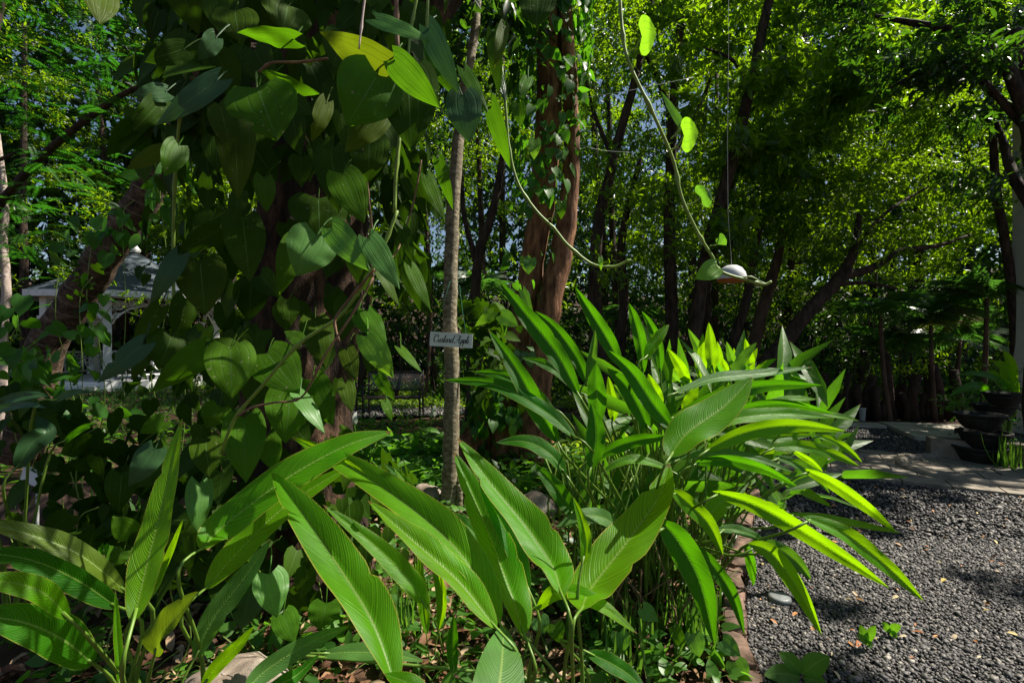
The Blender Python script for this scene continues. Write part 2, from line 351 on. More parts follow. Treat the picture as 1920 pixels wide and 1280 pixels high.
def twig_leaves(centres, dirs, per, twig, leaf, T, down=.5, up=.8, spread=.9):
    """leaves along little twigs; returns a scatter part"""
    n = len(centres); dirs = unit(dirs)
    t = RS.uniform(0.1, 1, (n, per, 1)); P = centres[:, None] + dirs[:, None] * t * twig + rnd(n * per).reshape(n, per, 3) * .02
    A = dirs[:, None] * .7 + rnd(n * per).reshape(n, per, 3) * spread * .8 + np.array([0, 0, -down * .6])
    N = rnd(n * per).reshape(n, per, 3) * .55 + np.array([0, 0, up])
    sc = leaf * RS.uniform(.6, 1.25, n * per)
    return (T, P.reshape(-1, 3), A.reshape(-1, 3), N.reshape(-1, 3), sc)
def blob_twigs(blobs, dens, cut=True):
    """blobs: (centre, (rx,ry,rz)); dens twigs per m^2 of shell. Uneven: many small sub-clumps"""
    C, D = [], []
    for c, r in blobs:
        r = np.array(r, dtype=float); area = 4 * math.pi * ((r[0] * r[1] + r[0] * r[2] + r[1] * r[2]) / 3)
        k = max(4, int(area * .62)); sub = unit(rnd(k)) * r * RS.uniform(.3, 1.15, (k, 1)) ** .6
        n = max(8, int(area * dens / k))
        for s in sub:
            q = unit(rnd(n)) * RS.uniform(.2, 1, (n, 1)) * min(.34, r.min() * .5) * np.array([1.3, 1.3, .55])
            C.append(np.array(c) + s + q); D.append(q * 1.2 + s * .5)
    C, D = np.vstack(C), np.vstack(D)
    if cut: ok = sun_gap(C); C, D = C[ok], D[ok]
    return C, D

# gaps cut in the canopy along the sun's path to light these places: centre x,y,z and radii
GAPS = [(-2.2, 10.6, .1, 2.2, 1.2), (1.3, 5.2, .3, 1.0, .9), (.55, 5.6, 1.7, .5, .45), (.45, 5.5, .9, .45, .45), (.2, 1.9, .7, 1.7, .9), (-1.2, 1.6, .5, .6, .5), (1.4, 2.7, .9, 1.4, 1.0), (3.4, 3.6, 0, 2.2, 1.5),
        (6.4, 7.7, 0, 1.4, .35), (-.5, 4.2, .9, .3, .25), (-4.5, 5.1, 1.7, .45, .45), (-2.9, 3.3, 1.0, .5, .4), (-.45, 1.6, 1.45, .2, .16), (-.75, 2.0, 1.0, .25, .2), (.6, 1.3, 1.8, .35, .3), (-.75, 1.4, 1.75, .16, .12), (-1.3, 5.5, .5, 1.5, .7), (-.5, 4.15, 1.5, .3, .25)]
def sun_gap(C, keepfrac=.10):
    hit = np.zeros(len(C), bool)
    for cx, cy, cz, rx, ry in GAPS:
        t = (C[:, 2] - cz) / SUNV.z; x = C[:, 0] - SUNV.x * t; y = C[:, 1] - SUNV.y * t
        hit |= (t > .8) & (((x - cx) / (rx + .12)) ** 2 + ((y - cy) / (ry + .12)) ** 2 < 1)
    return ~hit | (RS.uniform(0, 1, len(C)) < keepfrac)

# ------------------------------------------------------------------ ground, gravel, paving
def sheet(name, pts, z, mat, kind='structure', label=None, thick=None):
    mb = MB()
    if thick:
        n = len(pts); vs = [(x, y, z) for x, y in pts] + [(x, y, z - thick) for x, y in pts]
        mb.add(vs, [tuple(range(n))] + [(i, i + n, (i + 1) % n + n, (i + 1) % n) for i in range(n)])
    else: mb.add([(x, y, z) for x, y in pts], [tuple(range(len(pts)))])
    o = mb.build(name, mat, None, False); tag(o, label, None, None, kind); return o
# soil with soft bumps near the camera
mb = MB(); xs = np.concatenate([[-80, -40, -20], np.linspace(-12, 12, 97), [20, 40, 80]]); ys = np.concatenate([[-30, -8], np.linspace(0, 14, 57), [20, 40, 90]])
def bedz(x, y):
    return .03 * math.sin(x * 2.1 + 1) * math.sin(y * 1.7) + .015 * math.sin(x * 5.3) * math.sin(y * 6.1 + x)
EDGE = [(1.02, 1.2), (1.05, 1.7), (1.09, 2.25), (1.30, 2.7), (1.61, 3.3), (2.0, 4.0), (2.55, 4.9), (3.1, 5.8), (3.6, 6.8), (3.9, 7.6)]
def edge_x(y):
    return float(np.interp(y, [e[1] for e in EDGE], [e[0] for e in EDGE]))
vs = []
for y in ys:
    for x in xs:
        z = bedz(x, y) - .02
        if y < 12 and x > edge_x(y) - .15: z = -.04
        if abs(x) > 15 or y > 15 or y < 0: z = -.04
        vs.append((x, y, z))
W_ = len(xs)
mb.add(vs, [(j * W_ + i, j * W_ + i + 1, (j + 1) * W_ + i + 1, (j + 1) * W_ + i) for j in range(len(ys) - 1) for i in range(W_ - 1)])
tag(mb.build('ground', M['soil']), kind='structure')
gp = [(e[0], e[1]) for e in EDGE] + [(4.0, 8.6), (9.5, 8.0), (12, 3), (12, 1.2)]
sheet('gravel_ground', gp[::-1], -.012, M['gravelbase'])
# path of pavers
U = Vector((0.875, -0.485, 0)); Vp = Vector((0.485, 0.875, 0)); O = Vector((3.05, 5.62, 0))
def pv(a, b, z=0): return O + U * a + Vp * b + Vector((0, 0, z))
sheet('paving_bed', [tuple(pv(a, b))[:2] for a, b in ((-1.2, 0), (8, 0), (8, 1.62), (-1.2, 1.62))], .002, M['gravelbase'])
mb = MB(); R = Matrix.Rotation(math.atan2(U.y, U.x), 3, 'Z')
for i in range(22):
    for j in range(6):
        a = -1.0 + i * .40 + (j % 2) * .2; jj = random.uniform(-.004, .004)
        mb.box(pv(a, .14 + j * .27, .012 + jj), (.385, .255, .05), R @ Matrix.Rotation(random.uniform(-.012, .012), 3, 'Z'))
tag(mb.build('pavement', M['paver'], None, False), kind='structure')
# back gravel strip, concrete slab
sheet('gravel_strip', [tuple(gnd(*p))[:2] for p in ((1500, 836), (1900, 868), (1900, 800), (1500, 792))][::-1], -.008, M['gravelbase'])
slab = sheet('concrete_path', [tuple(gnd(*p))[:2] for p in ((1650, 797), (1715, 826), (1850, 838), (1870, 806))], .07, M['slab'], thick=.10)
def inpoly(P, poly):
    x, y = P[:, 0], P[:, 1]; r = np.zeros(len(P), bool); n = len(poly)
    for i in range(n):
        x0, y0 = poly[i]; x1, y1 = poly[(i + 1) % n]
        c = ((y0 > y) != (y1 > y)) & (x < (x1 - x0) * (y - y0) / (y1 - y0 + 1e-12) + x0); r ^= c
    return r
def stones(n, xr, yr, poly, size, name_parts):
    P = np.column_stack([RS.uniform(*xr, n), RS.uniform(*yr, n), RS.uniform(-.004, .012, n)])
    P = P[inpoly(P, poly)]
    q = (P[:, :2] - np.array([O.x, O.y])); b = q @ np.array([Vp.x, Vp.y]); a = q @ np.array([U.x, U.y])
    P = P[~((b > -.02) & (b < 1.64) & (a > -1.25))]
    P = P[(np.abs(P[:, 0]) < P[:, 1] * 1.16 + .2)]
    m = len(P); sc = np.column_stack([RS.uniform(.8, 1.5, m), RS.uniform(.6, 1.1, m), RS.uniform(.4, .85, m)]) * (size * np.exp(RS.normal(-.05, .3, m)))[:, None]
    name_parts.append((T_stone(), P, rnd(m) * [1, 1, .5], rnd(m) * [.5, .5, 1] + [0, 0, .6], sc, .14))
gpoly = [(e[0] + .02, e[1]) for e in EDGE] + [(4.0, 8.6), (9.5, 8.0), (12, 3), (12, 1.2)]
sp = []
stones(92000, (1.0, 5.2), (1.9, 3.6), gpoly, .0135, sp)
stones(60000, (1.4, 7.6), (3.6, 8.4), gpoly, .019, sp)
st = scatter('gravel', sp, M['stone']); tag(st, 'dark grey angular gravel covering the path beside the bed', 'gravel', kind='stuff')
# edging bricks
for i, y in enumerate(np.arange(1.45, 7.0, .235)):
    y0, y1 = y, y + .22; p0 = Vector((edge_x(y0) - .05, y0, .0)); p1 = Vector((edge_x(y1) - .05, y1, .0))
    mb = MB(); c = (p0 + p1) / 2; ang = math.atan2(p1.y - p0.y, p1.x - p0.x)
    me_ = MB(); Rz = Matrix.Rotation(ang + random.uniform(-.16, .16), 3, 'Z') @ Matrix.Rotation(random.uniform(-.12, .12), 3, 'X'); c.z -= random.uniform(0, .03); c.x += random.uniform(-.02, .02); Ls = (p1 - p0).length
    import itertools
    vs = []; g = [-1, -.9, 0, .9, 1]
    bm_pts = {}
    fs = []
    def bp(x, y_, z_):
        k = (x, y_, z_)
        if k not in bm_pts:
            r = Vector((x * Ls / 2, y_ * .055, z_ * .05)); ch = sum(abs(q) > .95 for q in (x, y_, z_))
            if ch >= 2: r *= .93
            r += Vector([random.uniform(-.009, .009) for _ in range(3)])
            bm_pts[k] = len(vs); vs.append(c + Rz @ r + Vector((0, 0, .022)))
        return bm_pts[k]
    for ax in range(3):
        for sgn in (-1, 1):
            for a in range(4):
                for b in range(4):
                    q = []
                    for (aa, bb) in ((a, b), (a + 1, b), (a + 1, b + 1), (a, b + 1)):
                        co = [0, 0, 0]; co[ax] = sgn; co[(ax + 1) % 3] = g[aa]; co[(ax + 2) % 3] = g[bb]; q.append(bp(*co))
                    fs.append(tuple(q if sgn > 0 else q[::-1]))
    mb.add(vs, fs); o = mb.build('edging_brick', M['brick'])
    tag(o, 'weathered reddish edging brick in the row between planting bed and gravel', 'brick', 'bricks edging the planting bed')

# ------------------------------------------------------------------ big leaves
C0 = Vector((0, 0, CH))
def blade(pts, width, kind='ginger', fold=.5, roll=0, roll1=None, ripple=.0, nv=26, nu=8, seed=0, petiole=None, cup=0, bite=None):
    """a single leaf: pts world points base->tip, width metres. returns MB"""
    rs = random.Random(seed); n = nv + 1
    C = [Vector(p) for p in spline(pts, n)]; L = sum((C[i + 1] - C[i]).length for i in range(nv))
    roll1 = roll if roll1 is None else roll1
    vals = []
    for i in range(n):
        v = i / nv
        vals.append((v ** .62) * ((1 - v) ** .86) if kind == 'ginger' else ((v + .035) ** .40) * ((1 - v) ** 1.02))
    mx = max(vals); vs, uvs = [], []; phr = rs.uniform(0, 6)
    for i in range(n):
        v = i / nv; t = (C[min(i + 1, nv)] - C[max(i - 1, 0)]).normalized()
        cd = (C0 - C[i]).normalized(); N = cd - t * cd.dot(t)
        if N.length < .15: N = Vector((0, 0, 1)) - t * t.z
        N.normalize(); N = Matrix.Rotation(roll + (roll1 - roll) * v, 3, t) @ N; Sd = t.cross(N)
        wv = width / 2 * vals[i] / mx
        for k in range(nu + 1):
            u = -1 + 2 * k / nu; au = abs(u); fa = fold * (1 - .35 * au)
            wk = wv
            if bite:
                for bv, bs, bd in bite:
                    if u * bs > 0 and abs(v - bv) < (.09 if kind != 'ginger' else .03): wk = wv * (1 - bd * (1 - abs(v - bv) / (.09 if kind != 'ginger' else .03)))
            pos = C[i] + Sd * (u * wk * math.cos(fa)) + N * (au * wk * math.sin(fa) - cup * width * u * u * 0)
            pos += N * ripple * width * math.sin(v * 17 + phr + (1.5 if u > 0 else 0)) * au ** 2 * math.sin(math.pi * min(1, v * 1.2))
            if kind != 'ginger':
                pos -= t * L * .16 * (au ** 1.3) * (1 - v) ** 4
                pos += N * width * .003 * math.cos(au * math.pi * 5.5) * (1 - au)
                pos -= N * width * cup * u * u
            vs.append(pos); uvs.append(((u + 1) / 2, v))
    fs = [(i * (nu + 1) + k, i * (nu + 1) + k + 1, (i + 1) * (nu + 1) + k + 1, (i + 1) * (nu + 1) + k) for i in range(nv) for k in range(nu)]
    m = MB(); m.add(vs, fs, uvs)
    if petiole:
        a = C[0]; b = Vector(petiole); mid = (a + b) / 2 + Vector((0, .01, .015))
        m.tube([Vector(p) for p in spline([a + (C[1] - C[0]) * .5, mid, b], 6)], .0022, 5)
    return m
def P3(p, d0, d1, n, i):
    return at(p[0], p[1], p[2] if len(p) > 2 else d0 + (d1 - d0) * i / max(1, n - 1))

def ginger_plant(label, root_px, leaves, name='ginger_plant', group='broad-leaved ginger plants in the bed', cat='ginger plant', stemr=.006):
    """leaves: (points px base->tip, width px, depth base, depth tip, material, fold, roll, roll1)"""
    d = root_px[2]; root = Vector(((root_px[0] - 960) / FP * d, d, bedz(0, 0) - .01))
    t = empty(name, root, label, cat, group)
    for k, lf in enumerate(leaves):
        pts, wpx, d0, d1, mat, fold, r0, r1 = lf[:8]
        if pts[-1][0] > pts[0][0] + 50 and r0 > .15: r0, r1 = -r0, -r1
        W = [P3(p, d0, d1, len(pts), i) for i, p in enumerate(pts)]
        dm = (d0 + d1) / 2; wid = wpx / FP * dm / max(.7, math.cos(fold * .7)) * .68
        m = blade(W, wid, 'ginger', fold, r0, r1, ripple=.06, nv=34, seed=k + int(abs(root_px[0])), bite=[(.42, 1, .22), (.77, -1, .35)] if (k + int(abs(root_px[0]))) % 3 == 1 else None)
        m.build('leaf', M[mat], t)
        b = W[0]; dirb = (W[1] - W[0]).normalized() if len(W) > 1 else Vector((0, 0, 1))
        g = root + Vector((random.uniform(-.05, .05), random.uniform(-.04, .04), 0))
        h = b.z
        p1 = b - dirb * .10 if dirb.z > -.2 else b + Vector((-dirb.x * .08, -dirb.y * .08, -.12))
        p2 = g + Vector(((b.x - g.x) * .35, (b.y - g.y) * .35, h * .5))
        sm = MB(); sm.tube([Vector(p) for p in spline([g, p2, p1, b + dirb * .03], 14)], [stemr * 1.3] * 5 + [stemr] * 5 + [stemr * .7] * 4, 7)
        sm.build('stem', M['stem'], t)
    return t
G, GD, GO, GP = 'ginger', 'ginger_dark', 'ginger_olive', 'ginger_pale'
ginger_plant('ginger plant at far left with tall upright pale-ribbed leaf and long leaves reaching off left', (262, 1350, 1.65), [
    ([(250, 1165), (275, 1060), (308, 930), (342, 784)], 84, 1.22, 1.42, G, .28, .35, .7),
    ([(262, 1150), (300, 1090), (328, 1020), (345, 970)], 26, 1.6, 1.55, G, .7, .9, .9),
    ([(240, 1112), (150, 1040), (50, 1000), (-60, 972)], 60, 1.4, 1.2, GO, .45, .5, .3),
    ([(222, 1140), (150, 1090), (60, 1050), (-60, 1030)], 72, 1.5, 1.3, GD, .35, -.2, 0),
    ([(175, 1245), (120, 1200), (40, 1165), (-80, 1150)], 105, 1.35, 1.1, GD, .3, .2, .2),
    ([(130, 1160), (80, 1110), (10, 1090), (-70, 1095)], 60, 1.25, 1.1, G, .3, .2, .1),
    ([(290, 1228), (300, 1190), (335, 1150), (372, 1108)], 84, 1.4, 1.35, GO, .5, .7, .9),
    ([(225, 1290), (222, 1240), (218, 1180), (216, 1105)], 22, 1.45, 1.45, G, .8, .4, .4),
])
ginger_plant('ginger plant left of centre with two long ribbed leaves arching up to the right', (368, 1370, 1.75), [
    ([(377, 1032), (420, 985), (540, 895), (650, 835), (736, 808)], 96, 1.6, 2.0, G, .30, -.45, -.25),
    ([(385, 1105), (450, 1030), (540, 945), (660, 870)], 80, 1.68, 2.0, G, .3, -.5, -.3),
    ([(365, 1235), (400, 1160), (460, 1080), (508, 1010)], 62, 1.65, 1.75, GP, .35, -.3, -.1),
    ([(378, 1288), (405, 1250), (445, 1210), (476, 1173)], 36, 1.35, 1.35, G, .3, .1, .1),
])
ginger_plant('ginger plant with one long two-toned leaf slanting across the lower centre', (745, 1420, 1.5), [
    ([(742, 1290), (700, 1170), (640, 1070), (565, 960), (509, 884)], 116, 1.3, 1.75, G, .80, .55, .0),
])
ginger_plant('low ginger plant whose grey-green leaf lies over the boulder', (450, 1400, 1.45), [
    ([(455, 1300), (500, 1255), (580, 1205), (657, 1172)], 54, 1.3, 1.45, GP, .25, .15, .1),
    ([(480, 1310), (530, 1280), (560, 1262), (600, 1225)], 40, 1.4, 1.5, GD, .3, .2, .1),
])
ginger_plant('ginger plant at centre with a fan of overlapping striped leaves pointing up left', (968, 1390, 1.75), [
    ([(938, 1170), (880, 1060), (800, 975), (680, 890), (544, 816)], 100, 1.5, 1.95, G, .75, .6, .15),
    ([(932, 1180), (860, 1090), (770, 1010), (689, 938)], 82, 1.45, 1.7, G, .7, .5, .7),
    ([(983, 1192), (950, 1090), (900, 960), (852, 846)], 100, 1.5, 1.9, G, .65, .6, .2),
    ([(992, 1110), (965, 1030), (930, 960), (898, 900)], 56, 1.65, 1.8, GD, .4, .2, .2),
])
ginger_plant('ginger plant with a bright leaf in front of the slender signposted trunk', (1072, 1400, 1.7), [
    ([(1053, 1116), (1035, 1060), (985, 985), (915, 900), (857, 820)], 108, 1.45, 1.9, G, .65, .4, .6),
])
ginger_plant('ginger plant with one broad sunlit leaf rising to the right', (1078, 1400, 1.65), [
    ([(1089, 1145), (1110, 1100), (1180, 1010), (1235, 930), (1256, 868)], 128, 1.45, 2.0, G, .28, .45, .5),
    ([(1092, 1060), (1098, 1020), (1090, 975), (1074, 930)], 32, 1.55, 1.6, G, .6, .2, .2),
    ([(1005, 1142), (1050, 1108), (1120, 1130), (1196, 1188)], 46, 1.6, 1.5, G, .35, .4, .3),
])
ginger_plant('ginger plant with a blunt rounded leaf tip at the bottom centre', (930, 1500, 1.2), [
    ([(905, 1480), (925, 1360), (940, 1250), (945, 1170)], 165, 1.0, 1.5, GP, .22, .25, .3),
    ([(800, 1400), (790, 1330), (770, 1285), (720, 1262)], 70, 1.2, 1.3, G, .3, .2, .1),
])
ginger_plant('small ginger shoot with half-furled leaves standing on litter', (818, 1245, 2.22), [
    ([(794, 1130), (770, 1090), (700, 1020), (605, 945)], 58, 2.1, 2.15, G, .5, .15, .3),
    ([(800, 1190), (792, 1130), (785, 1080), (790, 1030)], 34, 2.15, 2.2, G, .8, .3, .3),
    ([(822, 1180), (830, 1130), (822, 1080), (808, 1040)], 30, 2.2, 2.25, G, .8, -.3, -.3),
], stemr=.004)
ginger_plant('low ginger shoot with a dark leaf at the bottom edge right of centre', (1110, 1340, 2.0), [
    ([(1100, 1222), (1140, 1240), (1180, 1265), (1215, 1300)], 48, 1.7, 1.6, GD, .3, .3, .3),
    ([(852, 1262), (848, 1225), (849, 1185), (851, 1152)], 32, 1.9, 1.9, GD, .4, .1, .1),
    ([(605, 1225), (660, 1222), (730, 1225), (798, 1240)], 46, 1.85, 1.8, GP, .3, .5, .5),
])
ginger_plant('pair of young dark ginger leaves left of the slender trunk', (780, 1000, 2.9), [
    ([(775, 948), (760, 915), (745, 890), (720, 868)], 22, 2.85, 2.85, GD, .4, .1, .1),
    ([(785, 950), (770, 915), (752, 890), (738, 876)], 24, 2.8, 2.8, G, .4, .1, .1),
    ([(905, 1022), (880, 990), (845, 970), (803, 962)], 38, 2.6, 2.7, GD, .4, .4, .4),
], stemr=.004)

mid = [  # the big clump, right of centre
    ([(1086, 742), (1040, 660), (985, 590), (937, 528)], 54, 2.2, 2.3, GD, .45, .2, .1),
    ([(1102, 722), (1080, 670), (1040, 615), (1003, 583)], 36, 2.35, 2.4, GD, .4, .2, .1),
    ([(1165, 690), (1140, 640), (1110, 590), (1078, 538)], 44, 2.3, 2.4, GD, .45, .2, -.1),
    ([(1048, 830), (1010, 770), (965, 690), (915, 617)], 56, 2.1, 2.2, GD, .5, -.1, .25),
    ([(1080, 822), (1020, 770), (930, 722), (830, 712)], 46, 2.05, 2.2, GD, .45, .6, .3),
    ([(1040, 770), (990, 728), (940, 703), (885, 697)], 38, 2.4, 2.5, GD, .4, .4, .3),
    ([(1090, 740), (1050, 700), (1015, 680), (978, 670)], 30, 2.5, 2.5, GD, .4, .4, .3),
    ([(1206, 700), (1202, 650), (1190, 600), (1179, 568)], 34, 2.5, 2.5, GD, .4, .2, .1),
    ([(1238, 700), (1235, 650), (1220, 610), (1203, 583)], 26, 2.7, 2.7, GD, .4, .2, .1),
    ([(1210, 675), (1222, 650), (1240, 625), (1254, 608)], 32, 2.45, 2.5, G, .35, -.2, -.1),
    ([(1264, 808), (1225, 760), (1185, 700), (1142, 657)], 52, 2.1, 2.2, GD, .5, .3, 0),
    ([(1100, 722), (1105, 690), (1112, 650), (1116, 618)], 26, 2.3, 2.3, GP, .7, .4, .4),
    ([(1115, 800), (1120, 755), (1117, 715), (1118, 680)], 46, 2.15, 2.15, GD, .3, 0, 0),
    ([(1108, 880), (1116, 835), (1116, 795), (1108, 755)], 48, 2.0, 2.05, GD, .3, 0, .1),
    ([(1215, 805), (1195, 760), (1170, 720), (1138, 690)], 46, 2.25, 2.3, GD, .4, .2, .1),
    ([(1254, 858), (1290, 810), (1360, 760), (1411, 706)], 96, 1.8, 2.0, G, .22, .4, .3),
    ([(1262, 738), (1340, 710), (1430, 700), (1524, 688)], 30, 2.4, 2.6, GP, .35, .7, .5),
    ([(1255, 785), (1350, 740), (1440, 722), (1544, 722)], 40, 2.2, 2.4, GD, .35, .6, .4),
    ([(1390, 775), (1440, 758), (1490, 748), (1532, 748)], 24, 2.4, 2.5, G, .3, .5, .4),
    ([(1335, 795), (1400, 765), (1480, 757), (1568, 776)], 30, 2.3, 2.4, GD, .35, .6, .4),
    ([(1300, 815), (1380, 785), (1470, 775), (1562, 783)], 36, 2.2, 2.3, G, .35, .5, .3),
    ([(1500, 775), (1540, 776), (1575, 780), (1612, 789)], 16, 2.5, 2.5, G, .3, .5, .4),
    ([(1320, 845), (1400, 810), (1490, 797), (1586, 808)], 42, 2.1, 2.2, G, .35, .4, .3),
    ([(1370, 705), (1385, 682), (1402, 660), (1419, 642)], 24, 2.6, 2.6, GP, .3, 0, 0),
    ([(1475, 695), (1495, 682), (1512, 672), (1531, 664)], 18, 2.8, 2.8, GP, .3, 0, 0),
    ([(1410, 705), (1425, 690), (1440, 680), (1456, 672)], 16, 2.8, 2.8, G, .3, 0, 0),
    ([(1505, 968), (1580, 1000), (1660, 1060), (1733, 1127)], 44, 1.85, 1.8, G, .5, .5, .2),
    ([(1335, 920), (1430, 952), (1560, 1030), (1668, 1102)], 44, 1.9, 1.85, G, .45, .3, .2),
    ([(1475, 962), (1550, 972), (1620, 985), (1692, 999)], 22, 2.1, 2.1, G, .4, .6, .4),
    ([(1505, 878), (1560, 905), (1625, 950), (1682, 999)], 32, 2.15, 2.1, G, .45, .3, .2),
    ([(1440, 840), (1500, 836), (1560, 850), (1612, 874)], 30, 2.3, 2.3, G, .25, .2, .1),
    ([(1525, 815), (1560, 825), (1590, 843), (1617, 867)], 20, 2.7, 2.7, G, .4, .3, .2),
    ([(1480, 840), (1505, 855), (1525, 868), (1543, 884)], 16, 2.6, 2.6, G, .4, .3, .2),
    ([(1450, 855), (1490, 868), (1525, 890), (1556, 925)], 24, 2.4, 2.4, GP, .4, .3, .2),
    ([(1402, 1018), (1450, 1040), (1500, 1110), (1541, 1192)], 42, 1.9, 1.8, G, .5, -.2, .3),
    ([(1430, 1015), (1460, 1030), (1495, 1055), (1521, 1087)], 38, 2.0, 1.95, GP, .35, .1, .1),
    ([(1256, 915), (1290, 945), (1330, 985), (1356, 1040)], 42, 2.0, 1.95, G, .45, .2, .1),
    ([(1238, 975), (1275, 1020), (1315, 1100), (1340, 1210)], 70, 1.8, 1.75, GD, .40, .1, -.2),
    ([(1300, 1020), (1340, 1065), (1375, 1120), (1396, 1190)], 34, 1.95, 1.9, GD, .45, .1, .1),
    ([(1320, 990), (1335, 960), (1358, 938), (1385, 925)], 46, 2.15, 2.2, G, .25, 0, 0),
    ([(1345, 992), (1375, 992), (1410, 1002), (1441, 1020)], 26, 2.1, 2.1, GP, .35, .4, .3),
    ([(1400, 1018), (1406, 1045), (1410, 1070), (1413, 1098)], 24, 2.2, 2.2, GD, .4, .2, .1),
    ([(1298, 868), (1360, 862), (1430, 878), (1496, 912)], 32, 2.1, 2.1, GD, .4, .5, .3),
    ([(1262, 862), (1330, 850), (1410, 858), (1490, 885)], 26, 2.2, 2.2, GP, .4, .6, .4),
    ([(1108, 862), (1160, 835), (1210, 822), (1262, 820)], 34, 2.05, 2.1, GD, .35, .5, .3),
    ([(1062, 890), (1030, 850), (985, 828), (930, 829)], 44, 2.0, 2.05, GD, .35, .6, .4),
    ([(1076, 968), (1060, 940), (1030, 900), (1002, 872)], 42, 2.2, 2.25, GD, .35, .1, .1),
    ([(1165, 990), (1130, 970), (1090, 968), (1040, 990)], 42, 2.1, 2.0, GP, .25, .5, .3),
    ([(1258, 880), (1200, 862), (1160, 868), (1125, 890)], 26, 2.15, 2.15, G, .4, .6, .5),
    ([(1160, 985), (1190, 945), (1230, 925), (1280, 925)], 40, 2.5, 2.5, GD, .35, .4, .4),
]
# the sunlit back of the clump: many upright leaves
rb = random.Random(5)
for k, (bx, by, tx, ty, w_) in enumerate([(1330, 705, 1290, 616, 24), (1312, 712, 1300, 634, 16), (1336, 695, 1329, 604, 26), (1345, 700, 1345, 640, 18),
        (1382, 700, 1362, 640, 18), (1385, 705, 1376, 652, 16), (1405, 705, 1397, 634, 20), (1290, 722, 1252, 653, 24), (1275, 720, 1228, 668, 22),
        (1350, 706, 1312, 652, 20), (1365, 704, 1338, 660, 14), (1300, 735, 1262, 690, 20), (1455, 715, 1500, 668, 16), (1395, 700, 1420, 652, 16), (1320, 700, 1318, 625, 20),
        (1240, 760, 1215, 700, 24), (1180, 770, 1150, 720, 26), (1150, 790, 1140, 705, 24), (1200, 790, 1205, 715, 26), (1280, 770, 1310, 720, 24), (1430, 735, 1475, 700, 18), (1330, 755, 1372, 718, 22),
        (1415, 830, 1525, 815, 24), (1400, 860, 1500, 850, 24), (1440, 890, 1540, 905, 22), (1460, 900, 1560, 950, 22), (1420, 940, 1500, 990, 24)]):
    d = rb.uniform(2.6, 3.5)
    mid.append(([(bx, by), ((bx * .6 + tx * .4) + rb.uniform(-4, 4), by * .6 + ty * .4 - 4), (tx, ty)], w_ * 1.15, d, d, G if k % 4 else GP, .4, rb.uniform(-.4, .4), 0))
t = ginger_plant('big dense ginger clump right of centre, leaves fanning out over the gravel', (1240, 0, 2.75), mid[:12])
def more_leaves(t, leaves, root, stems=True):
    for k, lf in enumerate(leaves):
        pts, wpx, d0, d1, mat, fold, r0, r1 = lf
        if pts[-1][0] > pts[0][0] + 50 and k % 5 not in (0, 2): r0, r1 = -abs(r0) - .1, -abs(r1)
        W = [P3(p, d0, d1, len(pts), i) for i, p in enumerate(pts)]
        wid = wpx / FP * (d0 + d1) / 2 / max(.7, math.cos(fold * .7)) * .76
        blade(W, wid, 'ginger', fold, r0, r1, ripple=.06, seed=k, nv=20).build('leaf', M[mat], t)
        if stems:
            b = W[0]; g = root + Vector(((b.x - root.x) * random.uniform(.2, .6), random.uniform(-.1, .5), 0)); g.x = min(g.x, edge_x(g.y) - .2)
            dirb = (W[1] - W[0]).normalized()
            sm = MB(); sm.tube([Vector(p) for p in spline([g, g.lerp(b, .5) + Vector((0, 0, .1)), b - Vector((dirb.x * .06, dirb.y * .06, .06)), b + dirb * .03], 12)], [.0065] * 5 + [.005] * 7, 6)
            sm.build('stem', M['stem'], t)
rt = Vector(t.location)
more_leaves(t, mid[12:46], rt)
t2 = empty('ginger_plant', gnd(1400, 1000) , 'rear part of the big ginger clump, its many upright leaves glowing in backlight', 'ginger plant', 'broad-leaved ginger plants in the bed')
more_leaves(t2, mid[46:], Vector((1.35, 3.0, 0)))
# random inner leaves and canes to thicken the clump
n = 150; P = np.column_stack([RS.uniform(.30, 1.75, n), RS.uniform(2.5, 3.9, n), RS.uniform(.35, 1.22, n)]); P[:, 0] += (P[:, 1] - 2.5) * .45
A = rnd(n) * [.8, .5, .4] + [.25, 0, .75]; sc = np.column_stack([RS.uniform(.30, .5, n)] * 3)
o = scatter('leaf', [(T_lance(.20, .03, .25), P, A, rnd(n) * .5 + [0, -.8, .5], sc)], M['ginger_far'], t2); o.name = 'leaf_mass'; o['kind'] = 'stuff'
mb = MB()
for i in range(75):
    y = RS.uniform(2.35, 3.7); x = RS.uniform(.25, edge_x(y) - .15)
    mb.tube([(x, y, -.02), (x + RS.uniform(-.05, .05), y, .4), (x + RS.uniform(-.16, .16), y + RS.uniform(-.1, .1), RS.uniform(.6, .95))], RS.uniform(.004, .008), 5)
o = mb.build('cane', M['stem'], t2); o['kind'] = 'stuff'
mb = MB()
for i in range(45):
    y = RS.uniform(2.3, 3.1); x = RS.uniform(.35, edge_x(y) - .1); a = RS.uniform(-.25, .25)
    mb.tube([(x, y, -.02), (x + a * .5, y, .2), (x + a, y + RS.uniform(-.1, .1), RS.uniform(.2, .5))], RS.uniform(.003, .007), 5)
o = mb.build('dry_cane', M['vstem'], t2); o['kind'] = 'stuff'

